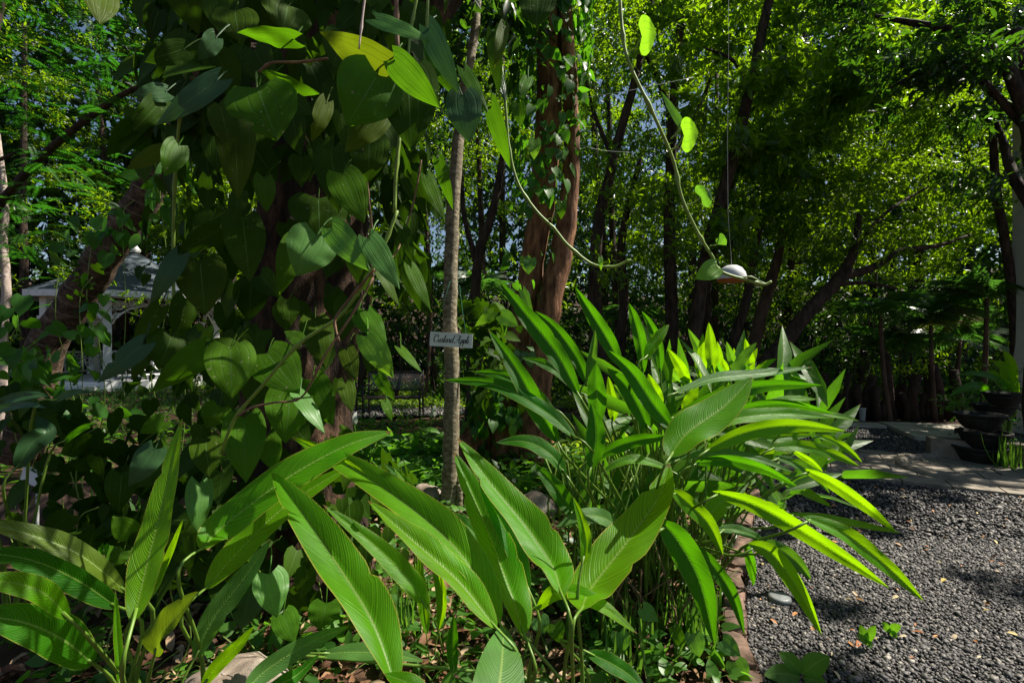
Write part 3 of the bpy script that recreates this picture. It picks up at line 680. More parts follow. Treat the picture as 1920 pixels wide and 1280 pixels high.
# ------------------------------------------------------------------ pepper vine on the main tree
pv_ = empty('pepper_vine', (-1.25, 2.6, 0), 'large heart-leaved pepper vine cloaking the thick trunk left of centre', 'vine')
D, Bl, Ol, Pa, Li, Pe = 'pepper_dark', 'pepper_blue', 'pepper_olive', 'pepper_pale', 'pepper_lit', 'pepper'
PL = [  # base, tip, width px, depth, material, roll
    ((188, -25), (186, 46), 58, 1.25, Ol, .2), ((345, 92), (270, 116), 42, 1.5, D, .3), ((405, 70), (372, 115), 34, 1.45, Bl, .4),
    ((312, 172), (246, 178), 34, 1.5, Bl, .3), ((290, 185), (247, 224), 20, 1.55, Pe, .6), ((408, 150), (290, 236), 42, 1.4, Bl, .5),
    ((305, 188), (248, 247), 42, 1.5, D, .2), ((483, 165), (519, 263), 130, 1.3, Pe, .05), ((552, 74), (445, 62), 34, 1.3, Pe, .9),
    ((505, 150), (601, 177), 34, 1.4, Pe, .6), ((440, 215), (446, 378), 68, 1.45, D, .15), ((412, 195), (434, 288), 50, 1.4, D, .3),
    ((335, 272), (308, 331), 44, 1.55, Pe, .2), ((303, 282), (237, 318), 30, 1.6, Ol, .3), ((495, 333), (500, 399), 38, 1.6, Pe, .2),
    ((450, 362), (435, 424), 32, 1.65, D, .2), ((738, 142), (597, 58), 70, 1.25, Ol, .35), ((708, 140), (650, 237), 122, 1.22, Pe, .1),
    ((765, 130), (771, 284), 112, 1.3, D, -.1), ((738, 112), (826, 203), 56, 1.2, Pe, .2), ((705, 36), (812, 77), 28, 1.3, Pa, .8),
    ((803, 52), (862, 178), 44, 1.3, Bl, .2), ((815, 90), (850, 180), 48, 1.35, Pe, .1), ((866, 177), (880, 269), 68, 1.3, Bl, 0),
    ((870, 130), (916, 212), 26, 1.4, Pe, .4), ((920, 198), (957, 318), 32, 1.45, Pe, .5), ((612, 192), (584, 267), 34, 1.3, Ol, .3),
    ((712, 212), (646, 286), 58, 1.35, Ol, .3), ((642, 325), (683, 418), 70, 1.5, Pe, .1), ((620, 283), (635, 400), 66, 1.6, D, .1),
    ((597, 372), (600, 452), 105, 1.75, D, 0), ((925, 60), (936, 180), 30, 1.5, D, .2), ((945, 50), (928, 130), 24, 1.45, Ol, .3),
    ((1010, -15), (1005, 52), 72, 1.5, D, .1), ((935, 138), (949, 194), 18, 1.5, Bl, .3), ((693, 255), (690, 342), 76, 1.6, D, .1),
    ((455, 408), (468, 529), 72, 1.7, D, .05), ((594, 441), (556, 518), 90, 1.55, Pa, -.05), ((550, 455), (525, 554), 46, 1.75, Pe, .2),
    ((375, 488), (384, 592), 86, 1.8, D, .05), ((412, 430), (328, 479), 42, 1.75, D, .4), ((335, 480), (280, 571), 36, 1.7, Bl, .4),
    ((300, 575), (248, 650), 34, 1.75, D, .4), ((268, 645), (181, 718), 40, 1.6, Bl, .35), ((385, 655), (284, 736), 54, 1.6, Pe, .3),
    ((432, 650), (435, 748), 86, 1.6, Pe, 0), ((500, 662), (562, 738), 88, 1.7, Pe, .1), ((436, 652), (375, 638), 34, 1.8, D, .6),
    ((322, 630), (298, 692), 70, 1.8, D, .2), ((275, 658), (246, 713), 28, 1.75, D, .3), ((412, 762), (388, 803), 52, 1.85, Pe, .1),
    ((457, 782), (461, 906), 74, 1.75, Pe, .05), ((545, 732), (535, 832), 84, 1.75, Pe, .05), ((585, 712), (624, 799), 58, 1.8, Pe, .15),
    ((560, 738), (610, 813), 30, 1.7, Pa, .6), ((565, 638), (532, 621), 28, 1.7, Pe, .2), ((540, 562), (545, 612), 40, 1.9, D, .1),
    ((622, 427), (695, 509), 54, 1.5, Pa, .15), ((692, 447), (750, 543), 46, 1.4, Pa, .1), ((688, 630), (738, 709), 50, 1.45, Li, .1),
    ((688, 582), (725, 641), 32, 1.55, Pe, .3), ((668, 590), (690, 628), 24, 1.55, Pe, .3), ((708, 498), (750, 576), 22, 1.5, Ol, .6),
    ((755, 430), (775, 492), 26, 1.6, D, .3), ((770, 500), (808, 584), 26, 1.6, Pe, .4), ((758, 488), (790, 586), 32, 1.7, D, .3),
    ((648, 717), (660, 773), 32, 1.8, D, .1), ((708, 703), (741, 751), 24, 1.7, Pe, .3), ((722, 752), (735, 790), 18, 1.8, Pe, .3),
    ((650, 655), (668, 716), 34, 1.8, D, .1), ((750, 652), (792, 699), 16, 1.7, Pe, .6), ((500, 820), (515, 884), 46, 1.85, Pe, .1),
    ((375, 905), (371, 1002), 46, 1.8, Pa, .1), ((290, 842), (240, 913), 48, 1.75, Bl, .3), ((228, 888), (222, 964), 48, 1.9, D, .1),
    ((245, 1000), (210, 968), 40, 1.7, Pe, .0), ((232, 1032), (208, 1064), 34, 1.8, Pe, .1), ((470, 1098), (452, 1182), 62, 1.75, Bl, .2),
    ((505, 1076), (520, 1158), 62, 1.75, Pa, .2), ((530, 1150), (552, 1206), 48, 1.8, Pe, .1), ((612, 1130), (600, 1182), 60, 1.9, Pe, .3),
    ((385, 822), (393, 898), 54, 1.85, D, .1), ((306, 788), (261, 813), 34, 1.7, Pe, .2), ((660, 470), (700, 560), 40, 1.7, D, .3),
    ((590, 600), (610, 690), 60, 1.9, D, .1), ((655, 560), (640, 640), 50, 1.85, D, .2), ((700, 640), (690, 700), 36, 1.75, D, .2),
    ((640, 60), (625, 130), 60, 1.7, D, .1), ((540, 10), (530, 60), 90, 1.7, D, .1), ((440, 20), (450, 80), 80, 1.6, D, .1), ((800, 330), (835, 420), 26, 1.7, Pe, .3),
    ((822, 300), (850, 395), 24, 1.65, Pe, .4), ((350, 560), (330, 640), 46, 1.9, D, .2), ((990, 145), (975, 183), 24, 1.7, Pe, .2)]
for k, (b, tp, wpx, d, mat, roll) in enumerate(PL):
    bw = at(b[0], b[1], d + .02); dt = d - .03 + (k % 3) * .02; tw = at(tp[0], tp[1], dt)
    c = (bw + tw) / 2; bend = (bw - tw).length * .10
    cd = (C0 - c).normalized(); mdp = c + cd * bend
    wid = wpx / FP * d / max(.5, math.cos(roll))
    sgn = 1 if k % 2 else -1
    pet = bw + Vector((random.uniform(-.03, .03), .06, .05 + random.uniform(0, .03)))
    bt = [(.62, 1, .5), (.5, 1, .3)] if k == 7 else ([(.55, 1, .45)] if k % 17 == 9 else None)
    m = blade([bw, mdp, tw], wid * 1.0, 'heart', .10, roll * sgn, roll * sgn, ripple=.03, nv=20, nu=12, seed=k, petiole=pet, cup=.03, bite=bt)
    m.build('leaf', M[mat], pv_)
# mass of further leaves around the trunk, hanging
def vine_mass(name, axis_pts, radii, n, leaf, mat, parent, T=None, hang=1.0, side=0.25):
    ax = np.array([list(p) for p in spline(axis_pts, 40)]); idx = RS.uniform(0, 38.9, n); i0 = idx.astype(int); f = (idx - i0)[:, None]
    c = ax[i0] * (1 - f) + ax[i0 + 1] * f; r = np.interp(idx, np.linspace(0, 39, len(radii)), radii)
    th = RS.uniform(0, 2 * math.pi, n); out = np.column_stack([np.cos(th), np.sin(th), np.zeros(n)])
    P = c + out * (r * RS.uniform(1.0, 1.0 + side, n) + .03)[:, None]
    qx = 960 + FP * P[:, 0] / P[:, 1]; qy = 640 - FP * (P[:, 2] - CH) / P[:, 1]; ok = ~(((qx > 640) & (qx < 960) & (qy > 480) & (qy < 830) | (qx > 120) & (qx < 330) & (qy > 440) & (qy < 750)) & (P[:, 1] < 4.4)) & sun_gap(P, .05); P, out = P[ok], out[ok]; n = len(P)
    A = rnd(n) * .35 + out * .25 + [0, 0, -hang]; N = out + rnd(n) * .35 + [0, 0, .25]
    o = scatter(name, [(T or T_heart(.78), P, A, N, leaf * RS.uniform(.4, 1.25, n))], mat, parent); o['kind'] = 'stuff'
    return o
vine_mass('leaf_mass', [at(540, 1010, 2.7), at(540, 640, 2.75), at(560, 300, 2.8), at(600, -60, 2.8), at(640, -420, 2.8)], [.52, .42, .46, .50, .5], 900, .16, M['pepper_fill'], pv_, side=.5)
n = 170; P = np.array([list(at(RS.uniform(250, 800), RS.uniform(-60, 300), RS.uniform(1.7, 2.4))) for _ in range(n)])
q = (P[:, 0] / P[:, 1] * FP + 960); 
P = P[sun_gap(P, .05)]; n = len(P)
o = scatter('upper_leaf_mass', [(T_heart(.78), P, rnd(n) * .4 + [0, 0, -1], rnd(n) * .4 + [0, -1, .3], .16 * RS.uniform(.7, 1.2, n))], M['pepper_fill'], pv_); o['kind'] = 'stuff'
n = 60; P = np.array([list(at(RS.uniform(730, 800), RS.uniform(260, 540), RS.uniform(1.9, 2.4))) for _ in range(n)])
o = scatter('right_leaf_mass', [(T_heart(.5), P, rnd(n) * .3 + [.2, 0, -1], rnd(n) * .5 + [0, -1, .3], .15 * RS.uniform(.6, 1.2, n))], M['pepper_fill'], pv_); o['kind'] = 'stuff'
def px_tube(name, pts, rpx, mat, parent, seg=7, n=30):
    W = [at(*p) for p in pts]; m = MB(); Q = [Vector(p) for p in spline(W, n)]
    if not isinstance(rpx, tuple): rr = [rpx / FP * p.y * (1.45 if (i % 7 == 3) else 1) for i, p in enumerate(Q)]
    else: rr = [(rpx[0] + (rpx[1] - rpx[0]) * i / (n - 1)) * (1.55 if i % 9 == 6 else .92) / FP * p.y for i, p in enumerate(Q)]
    m.tube(Q, rr, seg); return m.build(name, mat, parent)
px_tube('stem', [(745, 395, 1.45), (722, 455, 1.45), (700, 500, 1.45), (640, 590, 1.5), (560, 645, 1.5), (490, 725, 1.55), (440, 785, 1.6), (415, 850, 1.65)], 3.2, M['vgreen'], pv_)
px_tube('stem', [(750, 250, 1.5), (742, 330, 1.5), (740, 400, 1.5)], 3.5, M['vgreen'], pv_, n=10)
px_tube('stem', [(702, 505, 1.42), (655, 560, 1.45), (628, 600, 1.45), (636, 640, 1.45)], 2.2, M['vstem'], pv_, n=14)
px_tube('stem', [(700, 520, 1.4), (660, 590, 1.4), (610, 665, 1.42), (585, 715, 1.45), (560, 748, 1.5), (510, 755, 1.5), (470, 765, 1.52), (445, 780, 1.55)], 2.0, M['vstem'], pv_)
px_tube('stem', [(485, 135, 1.4), (510, 118, 1.4), (560, 117, 1.38), (615, 110, 1.35)], 2.4, M['vstem'], pv_, n=14)
px_tube('stem', [(482, 165, 1.35), (481, 135, 1.4)], 1.6, M['vgreen'], pv_, n=5)
px_tube('stem', [(743, -20, 1.4), (744, 50, 1.4), (747, 110, 1.4)], 4, M['vstem'], pv_, n=10)
px_tube('stem', [(785, -20, 1.45), (770, 60, 1.45), (765, 120, 1.4)], 2.6, M['vgreen'], pv_, n=10)
px_tube('stem', [(803, -20, 1.45), (800, 60, 1.45), (795, 115, 1.4)], 2.6, M['vgreen'], pv_, n=10)
px_tube('aerial_root', [(686, -20, 1.2), (680, 30, 1.2), (673, 92, 1.2)], (2.6, 1.6), M['bark_pale'], pv_, n=10)
px_tube('stem', [(330, 700, 2.0), (325, 500, 2.0), (330, 300, 1.9), (350, 120, 1.8)], 3, M['vgreen'], pv_)
px_tube('stem', [(680, 280, 1.6), (690, 360, 1.7), (700, 480, 1.7), (690, 640, 1.8)], 2, M['vstem'], pv_)
px_tube('stem', [(790, 300, 1.7), (775, 380, 1.7), (745, 470, 1.6), (705, 505, 1.5)], 1.6, M['vstem'], pv_)

# hanging vines (backlit young shoots)
v1 = empty('hanging_vine', at(1165, -30, 1.25), 'long pale-green vine shoot hanging at upper right of centre with backlit round leaves', 'vine')
px_tube('stem', [(1160, -40, 1.25), (1167, 60, 1.25), (1180, 120, 1.25), (1225, 215, 1.27), (1262, 300, 1.3), (1278, 370, 1.3), (1310, 440, 1.3), (1335, 480, 1.3), (1350, 508, 1.3), (1400, 525, 1.3), (1432, 533, 1.3), (1446, 528, 1.3)], (3.6, 3.0), M['vgreen'], v1, n=60)
px_tube('tendril', [(1385, 521, 1.3), (1408, 519, 1.3), (1425, 528, 1.3), (1438, 533, 1.3)], 1.6, M['vgreen'], v1, n=10)
def vleaf(parent, b, tp, w_, d, mat, roll=0, pet=None, fold=.12):
    bw, tw = at(*b, d), at(*tp, d - .01); md = (bw + tw) / 2 + (C0 - bw).normalized() * .008
    blade([bw, md, tw], w_ / FP * d, 'heart', fold, roll, roll, ripple=.02, nv=18, nu=10, seed=int(b[0])).build('leaf', M[mat], parent)
    if pet:
        W = [at(*p, d + .005) for p in pet] + [bw]; m = MB(); m.tube([Vector(p) for p in spline(W, 10)], .0021, 6); m.build('petiole', M['vgreen'], parent)
# shoot leaves: nearly round
vleaf(v1, (1203, 68), (1231, 62), 66, 1.25, Li, pet=[(1172, 98), (1190, 92)])
vleaf(v1, (1282, 254), (1310, 249), 62, 1.28, Li, pet=[(1253, 283), (1270, 275)])
vleaf(v1, (1276, 232), (1238, 170), 16, 1.28, Pa, .5, pet=[(1258, 260), (1268, 250)])
vleaf(v1, (1314, 370), (1334, 358), 46, 1.3, Pa, pet=[(1285, 384), (1300, 381)])
vleaf(v1, (1348, 445), (1362, 460), 20, 1.3, Pa, .4, pet=[(1331, 461), (1345, 458)])
vleaf(v1, (1344, 500), (1303, 523), 38, 1.28, Li, pet=[(1348, 503), (1347, 503)])
v2 = empty('hanging_vine', at(950, 160, 2.2), 'thin green vine drooping in an arc in front of the ivy-clad twin trunk', 'vine')
px_tube('stem', [(940, 120, 2.0), (948, 200, 2.0), (955, 280, 2.0), (972, 345, 2.0), (1005, 395, 2.0), (1040, 430, 2.0), (1065, 460, 2.0), (1110, 495, 2.0), (1150, 500, 2.0), (1175, 490, 2.0), (1183, 488, 2.0)], 2.8, M['vgreen'], v2, n=50)
vleaf(v2, (1003, 262), (1001, 300), 24, 2.0, Li); vleaf(v2, (972, 195), (976, 238), 28, 2.0, Pe); vleaf(v2, (1126, 482), (1127, 508), 9, 2.0, Li)
vleaf(v2, (1053, 378), (1052, 412), 20, 2.0, Pe, pet=[(1025, 412), (1040, 405)])

# ------------------------------------------------------------------ trees
def trunk(name, parent, paths, mat, seg=12, rough=.06, n=26):
    """paths: list of (list of points, list of radii)"""
    m = MB()
    for pts, rad in paths:
        Q = [Vector(p) for p in spline(pts, n)]; rr = list(np.interp(np.linspace(0, 1, n), np.linspace(0, 1, len(rad)), rad))
        wob = [Vector((random.uniform(-1, 1), random.uniform(-1, 1), 0)) * rr[i] * .10 for i in range(n)]
        m.tube([Q[i] + (wob[i] if 0 < i < n - 1 else Vector()) for i in range(n)], rr, seg, rough)
    return m.build(name, mat, parent)
def rpx(wpx, d): return wpx / 2 / FP * d
# main thick tree
mt = empty('thick_vine_clad_tree', (-1.3, 2.95, 0), 'thick reddish-barked tree left of centre, almost hidden by the heart-leaved pepper vine', 'tree')
trunk('trunk', mt, [([(-1.30, 3.0, -.1), (-1.30, 3.0, .5), (-1.36, 3.02, 1.5), (-1.28, 3.05, 2.6), (-1.2, 3.1, 3.8), (-1.3, 3.3, 5.5)], [.46, .34, .29, .28, .27, .2]),
     ([(-1.28, 3.1, .3), (-1.2, 3.05, 1.1), (-1.1, 3.05, 2.0), (-.95, 3.1, 3.2), (-.3, 3.6, 5.2)], [.20, .18, .16, .15, .1]),
     ([(-1.3, 3.1, 2.4), (-1.8, 3.4, 3.4), (-2.8, 3.9, 5.0)], [.16, .13, .06]),
     ([(-.9, 3.1, 3.0), (-.1, 3.2, 4.2), (1.0, 3.6, 5.2)], [.12, .09, .04])], M['bark_main'])
C_, D_ = blob_twigs([((-5.2, 4.8, 6.3), (2.0, 1.8, .7)), ((-3.6, 6.5, 6.6), (2.0, 1.6, .6)), ((-1.3, 3.6, 5.6), (2.4, 2.2, 1.1)), ((0.9, 3.8, 5.9), (1.5, 1.8, .8)), ((-3.2, 3.6, 5.4), (1.5, 2.0, 1.0)), ((-.2, 2.9, 4.7), (1.1, .9, .5)), ((-1.6, 2.6, 4.3), (1.2, .7, .5))], 11)  # overhead clumps added to shade the vine and the upper left corner
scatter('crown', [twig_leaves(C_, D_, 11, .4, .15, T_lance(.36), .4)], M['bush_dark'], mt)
# leaning ringed trunk at left
lt = empty('leaning_tree', at(60, 800, 5.0), 'leaning trunk with pale leaf-scar rings rising to the right at left edge', 'tree')
trunk('trunk', lt, [([at(35, 860, 5.2), at(85, 660, 5.1), at(165, 530, 5.0), at(250, 400, 4.9), at(330, 265, 4.8), at(390, 120, 4.6), at(420, -120, 4.5)], [.18, .168, .158, .15, .135, .12, .11])], M['bark_ring'], 16, .025, 40)
C_, D_ = blob_twigs([(at(420, -160, 4.5), (1.4, 1.2, .6)), (at(200, -160, 5.5), (1.6, 1.2, .6))], 8)
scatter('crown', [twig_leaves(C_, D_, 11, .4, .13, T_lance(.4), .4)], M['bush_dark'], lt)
# twin trunk tree
tw = empty('twin_trunk_tree', gnd(945, 870), 'twin reddish-brown trunks behind the sign, ivy climbing their left side', 'tree')
trunk('trunk', tw, [([at(1000, 880, 5.6), at(1003, 760, 5.6), at(1015, 640, 5.6), at(1036, 540, 5.6), at(1060, 430, 5.6), at(1073, 260, 5.6), at(1062, 60, 5.6), at(1050, -150, 5.7)], [.30, .19, .165, .145, .12, .09, .08, .07]),
     ([at(940, 880, 5.7), at(950, 740, 5.75), at(975, 620, 5.7), at(1000, 480, 5.7), at(1022, 330, 5.7), at(1030, 100, 5.7), at(1010, -150, 5.8)], [.25, .19, .16, .14, .15, .15, .12]),
     ([at(850, 890, 5.3), at(888, 815, 5.45), at(925, 740, 5.65), at(950, 660, 5.7)], [.10, .13, .13, .10]), ([at(1020, 900, 5.4), at(1000, 820, 5.6), at(990, 700, 5.7)], [.10, .16, .08])], M['bark_twin'], 16, .05, 34)
C_, D_ = blob_twigs([(at(1010, -250, 6.0), (1.8, 1.4, .6)), (at(1200, -230, 6.5), (1.3, 1.2, .6))], 8)
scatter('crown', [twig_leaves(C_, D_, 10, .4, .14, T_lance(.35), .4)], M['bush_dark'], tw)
iv = empty('climbing_ivy', gnd(930, 870), 'dark ivy with small leaves climbing the left side of the twin trunks', 'vine')
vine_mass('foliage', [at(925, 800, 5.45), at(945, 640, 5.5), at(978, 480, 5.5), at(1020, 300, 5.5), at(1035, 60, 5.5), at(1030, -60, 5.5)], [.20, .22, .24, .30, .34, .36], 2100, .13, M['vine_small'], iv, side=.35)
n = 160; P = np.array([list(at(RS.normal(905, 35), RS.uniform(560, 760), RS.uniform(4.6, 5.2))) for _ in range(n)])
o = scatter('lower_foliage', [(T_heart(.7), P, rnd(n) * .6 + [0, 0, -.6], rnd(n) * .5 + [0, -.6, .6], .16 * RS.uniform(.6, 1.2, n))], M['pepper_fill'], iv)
for k, (b, tp, w_, d, mat) in enumerate([((985, 483), (988, 512), 22, 4.6, 'pepper_lit'), ((905, 545), (945, 640), 1, 4.6, Pe), ((985, 590), (942, 608), 1, 5, Pe), ((940, 590), (972, 612), 30, 4.3, Pa),
        ((925, 585), (890, 612), 20, 4.4, Li), ((980, 545), (1000, 595), 16, 4.4, Pa), ((995, 485), (990, 515), 24, 4.3, Pa), ((962, 800), (960, 822), 16, 4.6, Li), ((962, 784), (958, 798), 14, 4.6, Li), ((975, 660), (968, 685), 22, 4.6, Bl), ((992, 662), (996, 690), 24, 4.6, Bl)]):
    if w_ > 5:
        vleaf(iv, b, tp, w_, d, mat)
# custard apple tree with sign
ca = empty('custard_apple_tree', gnd(843, 958), 'slender grey-brown trunk at centre carrying the white hanging name board', 'tree')
trunk('trunk', ca, [([at(843, 965, 4.2), at(845, 860, 4.2), at(848, 700, 4.2), at(844, 600, 4.2), at(848, 430, 4.2), at(856, 300, 4.2), at(872, 160, 4.25), at(890, 60, 4.3), at(905, -120, 4.4)], [.085, .072, .066, .062, .060, .054, .045, .04, .03]),
    ([at(860, 960, 4.15), at(862, 915, 4.17), at(853, 870, 4.2)], [.03, .028, .02])], M['bark_grey'], 14, .03, 44)
C_, D_ = blob_twigs([(at(905, -60, 4.4), (.8, .6, .4)), (at(960, 60, 4.8), (.35, .4, .45)), (at(800, 40, 4.8), (.6, .4, .5))], 12)
scatter('crown', [twig_leaves(C_, D_, 9, .35, .14, T_lance(.4), .7)], M['bush_dark'], ca)
# the sign
sg = empty('hanging_sign', at(846, 637, 4.1), 'small white board lettered in black script, hung on green string', 'sign')
Rs = Matrix.Rotation(math.radians(3.4), 3, 'Y'); sc0 = at(846, 637, 4.09)
mb = MB(); mb.box(sc0, (.362, .010, .122), Rs); mb.build('board', M['board'], sg, False)
# script lettering, strokes in letter units (x right, y up)
LT = {
 'C': [[(.85, .80), (.80, .98), (.60, 1.0), (.30, .78), (.15, .40), (.25, .08), (.50, .0), (.80, .20)], [(.85, .80), (.72, .66), (.62, .78), (.70, .90)], [(.1, .70), (.0, .85), (.08, 1.0), (.25, 1.02)]],
 'u': [[(0, .1), (.12, .45), (.06, .12), (.14, .0), (.30, .12), (.42, .45)], [(.42, .45), (.36, .10), (.44, .0), (.58, .12)]],
 's': [[(0, .1), (.18, .50), (.26, .34), (.30, .12), (.18, .0), (.05, .06)], [(.2, .0), (.42, .1)]],
 't': [[(0, .1), (.16, .40), (.30, .95)], [(.30, .95), (.14, .25), (.18, .02), (.36, .12)], [(.04, .62), (.42, .64)]],
 'a': [[(.40, .40), (.24, .47), (.06, .26), (.08, .04), (.22, .04), (.40, .40)], [(.42, .46), (.34, .10), (.42, .0), (.56, .12)]],
 'r': [[(0, .1), (.14, .48), (.20, .40), (.34, .42)], [(.34, .42), (.28, .12), (.34, .0), (.48, .12)]],
 'd': [[(.40, .40), (.24, .47), (.06, .26), (.08, .04), (.22, .04), (.40, .36)], [(.58, 1.0), (.40, .30), (.38, .04), (.46, .0), (.60, .12)]],
 'A': [[(-.12, .12), (-.02, .0), (.14, .08), (.42, .60), (.66, 1.02)], [(.66, 1.02), (.60, .50), (.60, .06), (.72, .0), (.82, .12)], [(.14, .38), (.44, .40), (.78, .44)], [(.16, .78), (.10, .92), (.26, 1.02), (.5, .96)]],
 'p': [[(0, .1), (.16, .48), (.04, -.42)], [(.12, .30), (.30, .48), (.40, .34), (.30, .06), (.14, .04)], [(.30, .06), (.46, .10)]],
 'l': [[(0, .1), (.20, .50), (.34, .95), (.24, .98), (.12, .40), (.14, .02), (.30, .10)]],
 'e': [[(0, .12), (.20, .26), (.24, .44), (.12, .46), (.04, .22), (.12, .02), (.28, .04), (.38, .14)]]}
ADV = {'C': .86, 'u': .50, 's': .36, 't': .32, 'a': .48, 'r': .42, 'd': .56, 'A': .84, 'p': .44, 'l': .28, 'e': .36, ' ': .30}
mb = MB(); x = 0; txt = 'Custard Apple'; tot = sum(ADV[c] for c in txt); H = .064; sx = .312 / tot
for ch in txt:
    for stx in LT.get(ch, []):
        Q = spline(stx, 14); pts = []
        for p in Q: pts.append(sc0 + Rs @ Vector((-.158 + (x + p[0]) * sx + p[1] * .012, -.0062, -.024 + p[1] * H)))
        vs = []; fs = []
        for i, p in enumerate(pts):
            dr = (pts[min(i + 1, 13)] - pts[max(i - 1, 0)]).normalized(); nn = Vector((dr.z, 0, -dr.x))
            th = .0014 + .0026 * max(0, -dr.z)
            vs += [p + nn * th, p - nn * th]
        fs = [(2 * i, 2 * i + 1, 2 * i + 3, 2 * i + 2) for i in range(13)]
        mb.add(vs, fs)
    x += ADV[ch]
mb.build('lettering', M['ink'], sg, False)
mb = MB(); a = sc0 + Rs @ Vector((-.145, -.002, .058)); b = sc0 + Rs @ Vector((.125, -.002, .058)); top = at(846, 532, 4.12)
mb.tube([a, top + Vector((-.01, 0, .02)), top + Vector((.055, .1, .03))], .0016, 5); mb.tube([b, at(868, 590, 4.2), top + Vector((.06, .1, .0))], .0016, 5)
mb.build('string', M['string'], sg)

# background grove -----------------------------------------------------------
GRP = 'trees of the background grove'
def bgtree(label, paths, blobs, dens=5, per=11, leaf=.12, mat='bush', bark='bark_dark', T=None, down=.45, name='grove_tree', group=GRP, extra=None):
    x, y, d = paths[0][0][0]
    r = empty(name, (at(x, y, d).x, d, 0), label, 'tree', group)
    P_ = []
    for i, (pts, wd) in enumerate(paths):
        W = [at(*p) for p in pts]
        if i == 0: W = [Vector((W[0].x, W[0].y, -.1))] + W; wd = [wd[0] * 1.25] + list(wd)
        P_.append((W, [rpx(a, W[min(j, len(W) - 1)].y) for j, a in enumerate(wd)]))
    trunk('trunk', r, P_, M[bark], 10, .06, 22)
    parts = []
    C_, D_ = blob_twigs([(tuple(at(*b[:3])), b[3]) for b in blobs], dens * 2.3, cut=name != 'dark_tree')
    parts.append(twig_leaves(C_, D_, per, .45, leaf, T or T_lance(.34), down))
    scatter('crown', parts, M[mat], r)
    return r
Td = T_diamond(.36)
bgtree('tree with a straight dark trunk rising in front of the grove near the middle right', [([(1262, 700, 9), (1258, 560, 9), (1255, 400, 9), (1262, 200, 9), (1275, 60, 9), (1280, -100, 9)], [26, 24, 21, 18, 15, 10]), ([(1262, 230, 9), (1225, 130, 8.8), (1170, 40, 8.6)], [10, 8, 5]), ([(1258, 300, 9), (1320, 180, 9.3), (1360, 60, 9.5)], [9, 7, 4])],
       [(1270, -60, 9, (3.0, 2.6, .9)), (1250, 60, 8.1, (.8, .4, .6)), (1130, 120, 8.1, (.5, .3, .6)), (1180, 60, 7.8, (.5, .3, .45)), (1160, 260, 8, (.4, .3, .4)), (1200, 400, 8.0, (.5, .3, .35)), (1330, 480, 7.8, (.35, .2, .25)), (1120, 470, 8.0, (.35, .3, .3)),  (1290, 350, 8.4, (.5, .3, .4)), (1190, 70, 9.4, (1.1, 1, .8)), (1330, 30, 9.6, (1.2, 1, .8))])
bgtree('tree with a long slanting dark trunk crossing the bright foliage to upper right', [([(1300, 690, 8), (1315, 520, 8), (1345, 400, 8), (1380, 280, 8), (1405, 170, 8), (1442, 0, 8), (1460, -120, 8)], [26, 24, 22, 22, 20, 17, 12]), ([(1400, 150, 8), (1370, 110, 7.9), (1320, 90, 7.8)], [8, 6, 3])],
       [(1520, 90, 8.6, (1.3, .9, .9)), (1500, 230, 8.3, (1.1, .8, .8)), (1560, 160, 8.8, (.9, .8, 1.0)), (1440, 330, 8.8, (.9, .8, .7)), (1480, -100, 8.5, (2.6, 2.2, .7)), (1590, 50, 8.6, (.6, .6, .6)), (1400, 60, 7.3, (.5, .25, .5)), (1345, 200, 7.4, (.5, .25, .4)), (1420, 420, 7.5, (.4, .2, .3)), (1300, 60, 7.6, (.4, .2, .4)), (1620, 130, 8.2, (.4, .4, .5))], 8, 11, .19, 'bush_yel')
bgtree('tree with a thin upright trunk just behind the slanting one', [([(1335, 700, 10), (1325, 560, 10), (1345, 430, 10), (1390, 300, 10)], [20, 17, 15, 11])],
       [(1400, 260, 10.5, (1.3, 1, 1.0)), (1340, 330, 11, (1.2, 1, .9)), (1420, 420, 10.6, (1.0, .9, .7))], 6, 11, .12)
bgtree('spreading tree whose forked bough sweeps up right over the dark understorey', [([(1400, 730, 8), (1470, 640, 8), (1520, 580, 8), (1575, 520, 8), (1600, 470, 8), (1612, 400, 8)], [36, 29, 26, 23, 15, 9]), ([(1575, 520, 8), (1640, 500, 8.1), (1690, 470, 8.2), (1760, 460, 8.4), (1820, 440, 8.6)], [18, 14, 11, 8, 4]), ([(1560, 535, 8), (1620, 530, 7.9), (1680, 540, 7.8)], [9, 7, 3]), ([(1600, 470, 8), (1660, 400, 8.5), (1740, 350, 9)], [9, 7, 4])],
       [(1640, 380, 9, (1.6, 1, .7)), (1760, 400, 9.2, (1.4, 1, .7)), (1850, 420, 9.4, (1.2, .8, .8)), (1700, 290, 9.6, (1.8, 1, .8)), (1580, 440, 9, (.8, .6, .5)), (1830, 500, 9.4, (1.0, .7, .5)), (1700, -60, 9, (3, 2.6, .8)), (1560, 400, 7.7, (.4, .2, .3)), (1700, 440, 7.9, (.6, .3, .25)), (1600, 330, 7.8, (.5, .3, .3)), (1500, 350, 9.5, (1.3, .8, .8)), (1780, 300, 9, (1.4, .8, .8)), (1640, 200, 9.5, (1.4, .8, .9))], 8, 11, .11, 'bush')
bgtree('tree with a curved thin trunk leaning right, left of the forked bough', [([(1350, 720, 9), (1375, 640, 9), (1400, 560, 9), (1410, 500, 9), (1430, 400, 9)], [20, 18, 16, 14, 9])],
       [(1440, 480, 9.6, (.9, .7, .6)), (1500, 430, 10, (1.2, .9, .7))], 6, 11, .11)
bgtree('tree with a short reddish trunk leaning right behind the hanging dome', [([(1400, 720, 9.5), (1425, 600, 9.5), (1448, 520, 9.5), (1470, 430, 9.5)], [24, 22, 20, 12])],
       [(1500, 500, 10, (.9, .8, .6)), (1540, 380, 10.4, (1.3, .9, .7))], 6, 11, .11, bark='bark_mid')
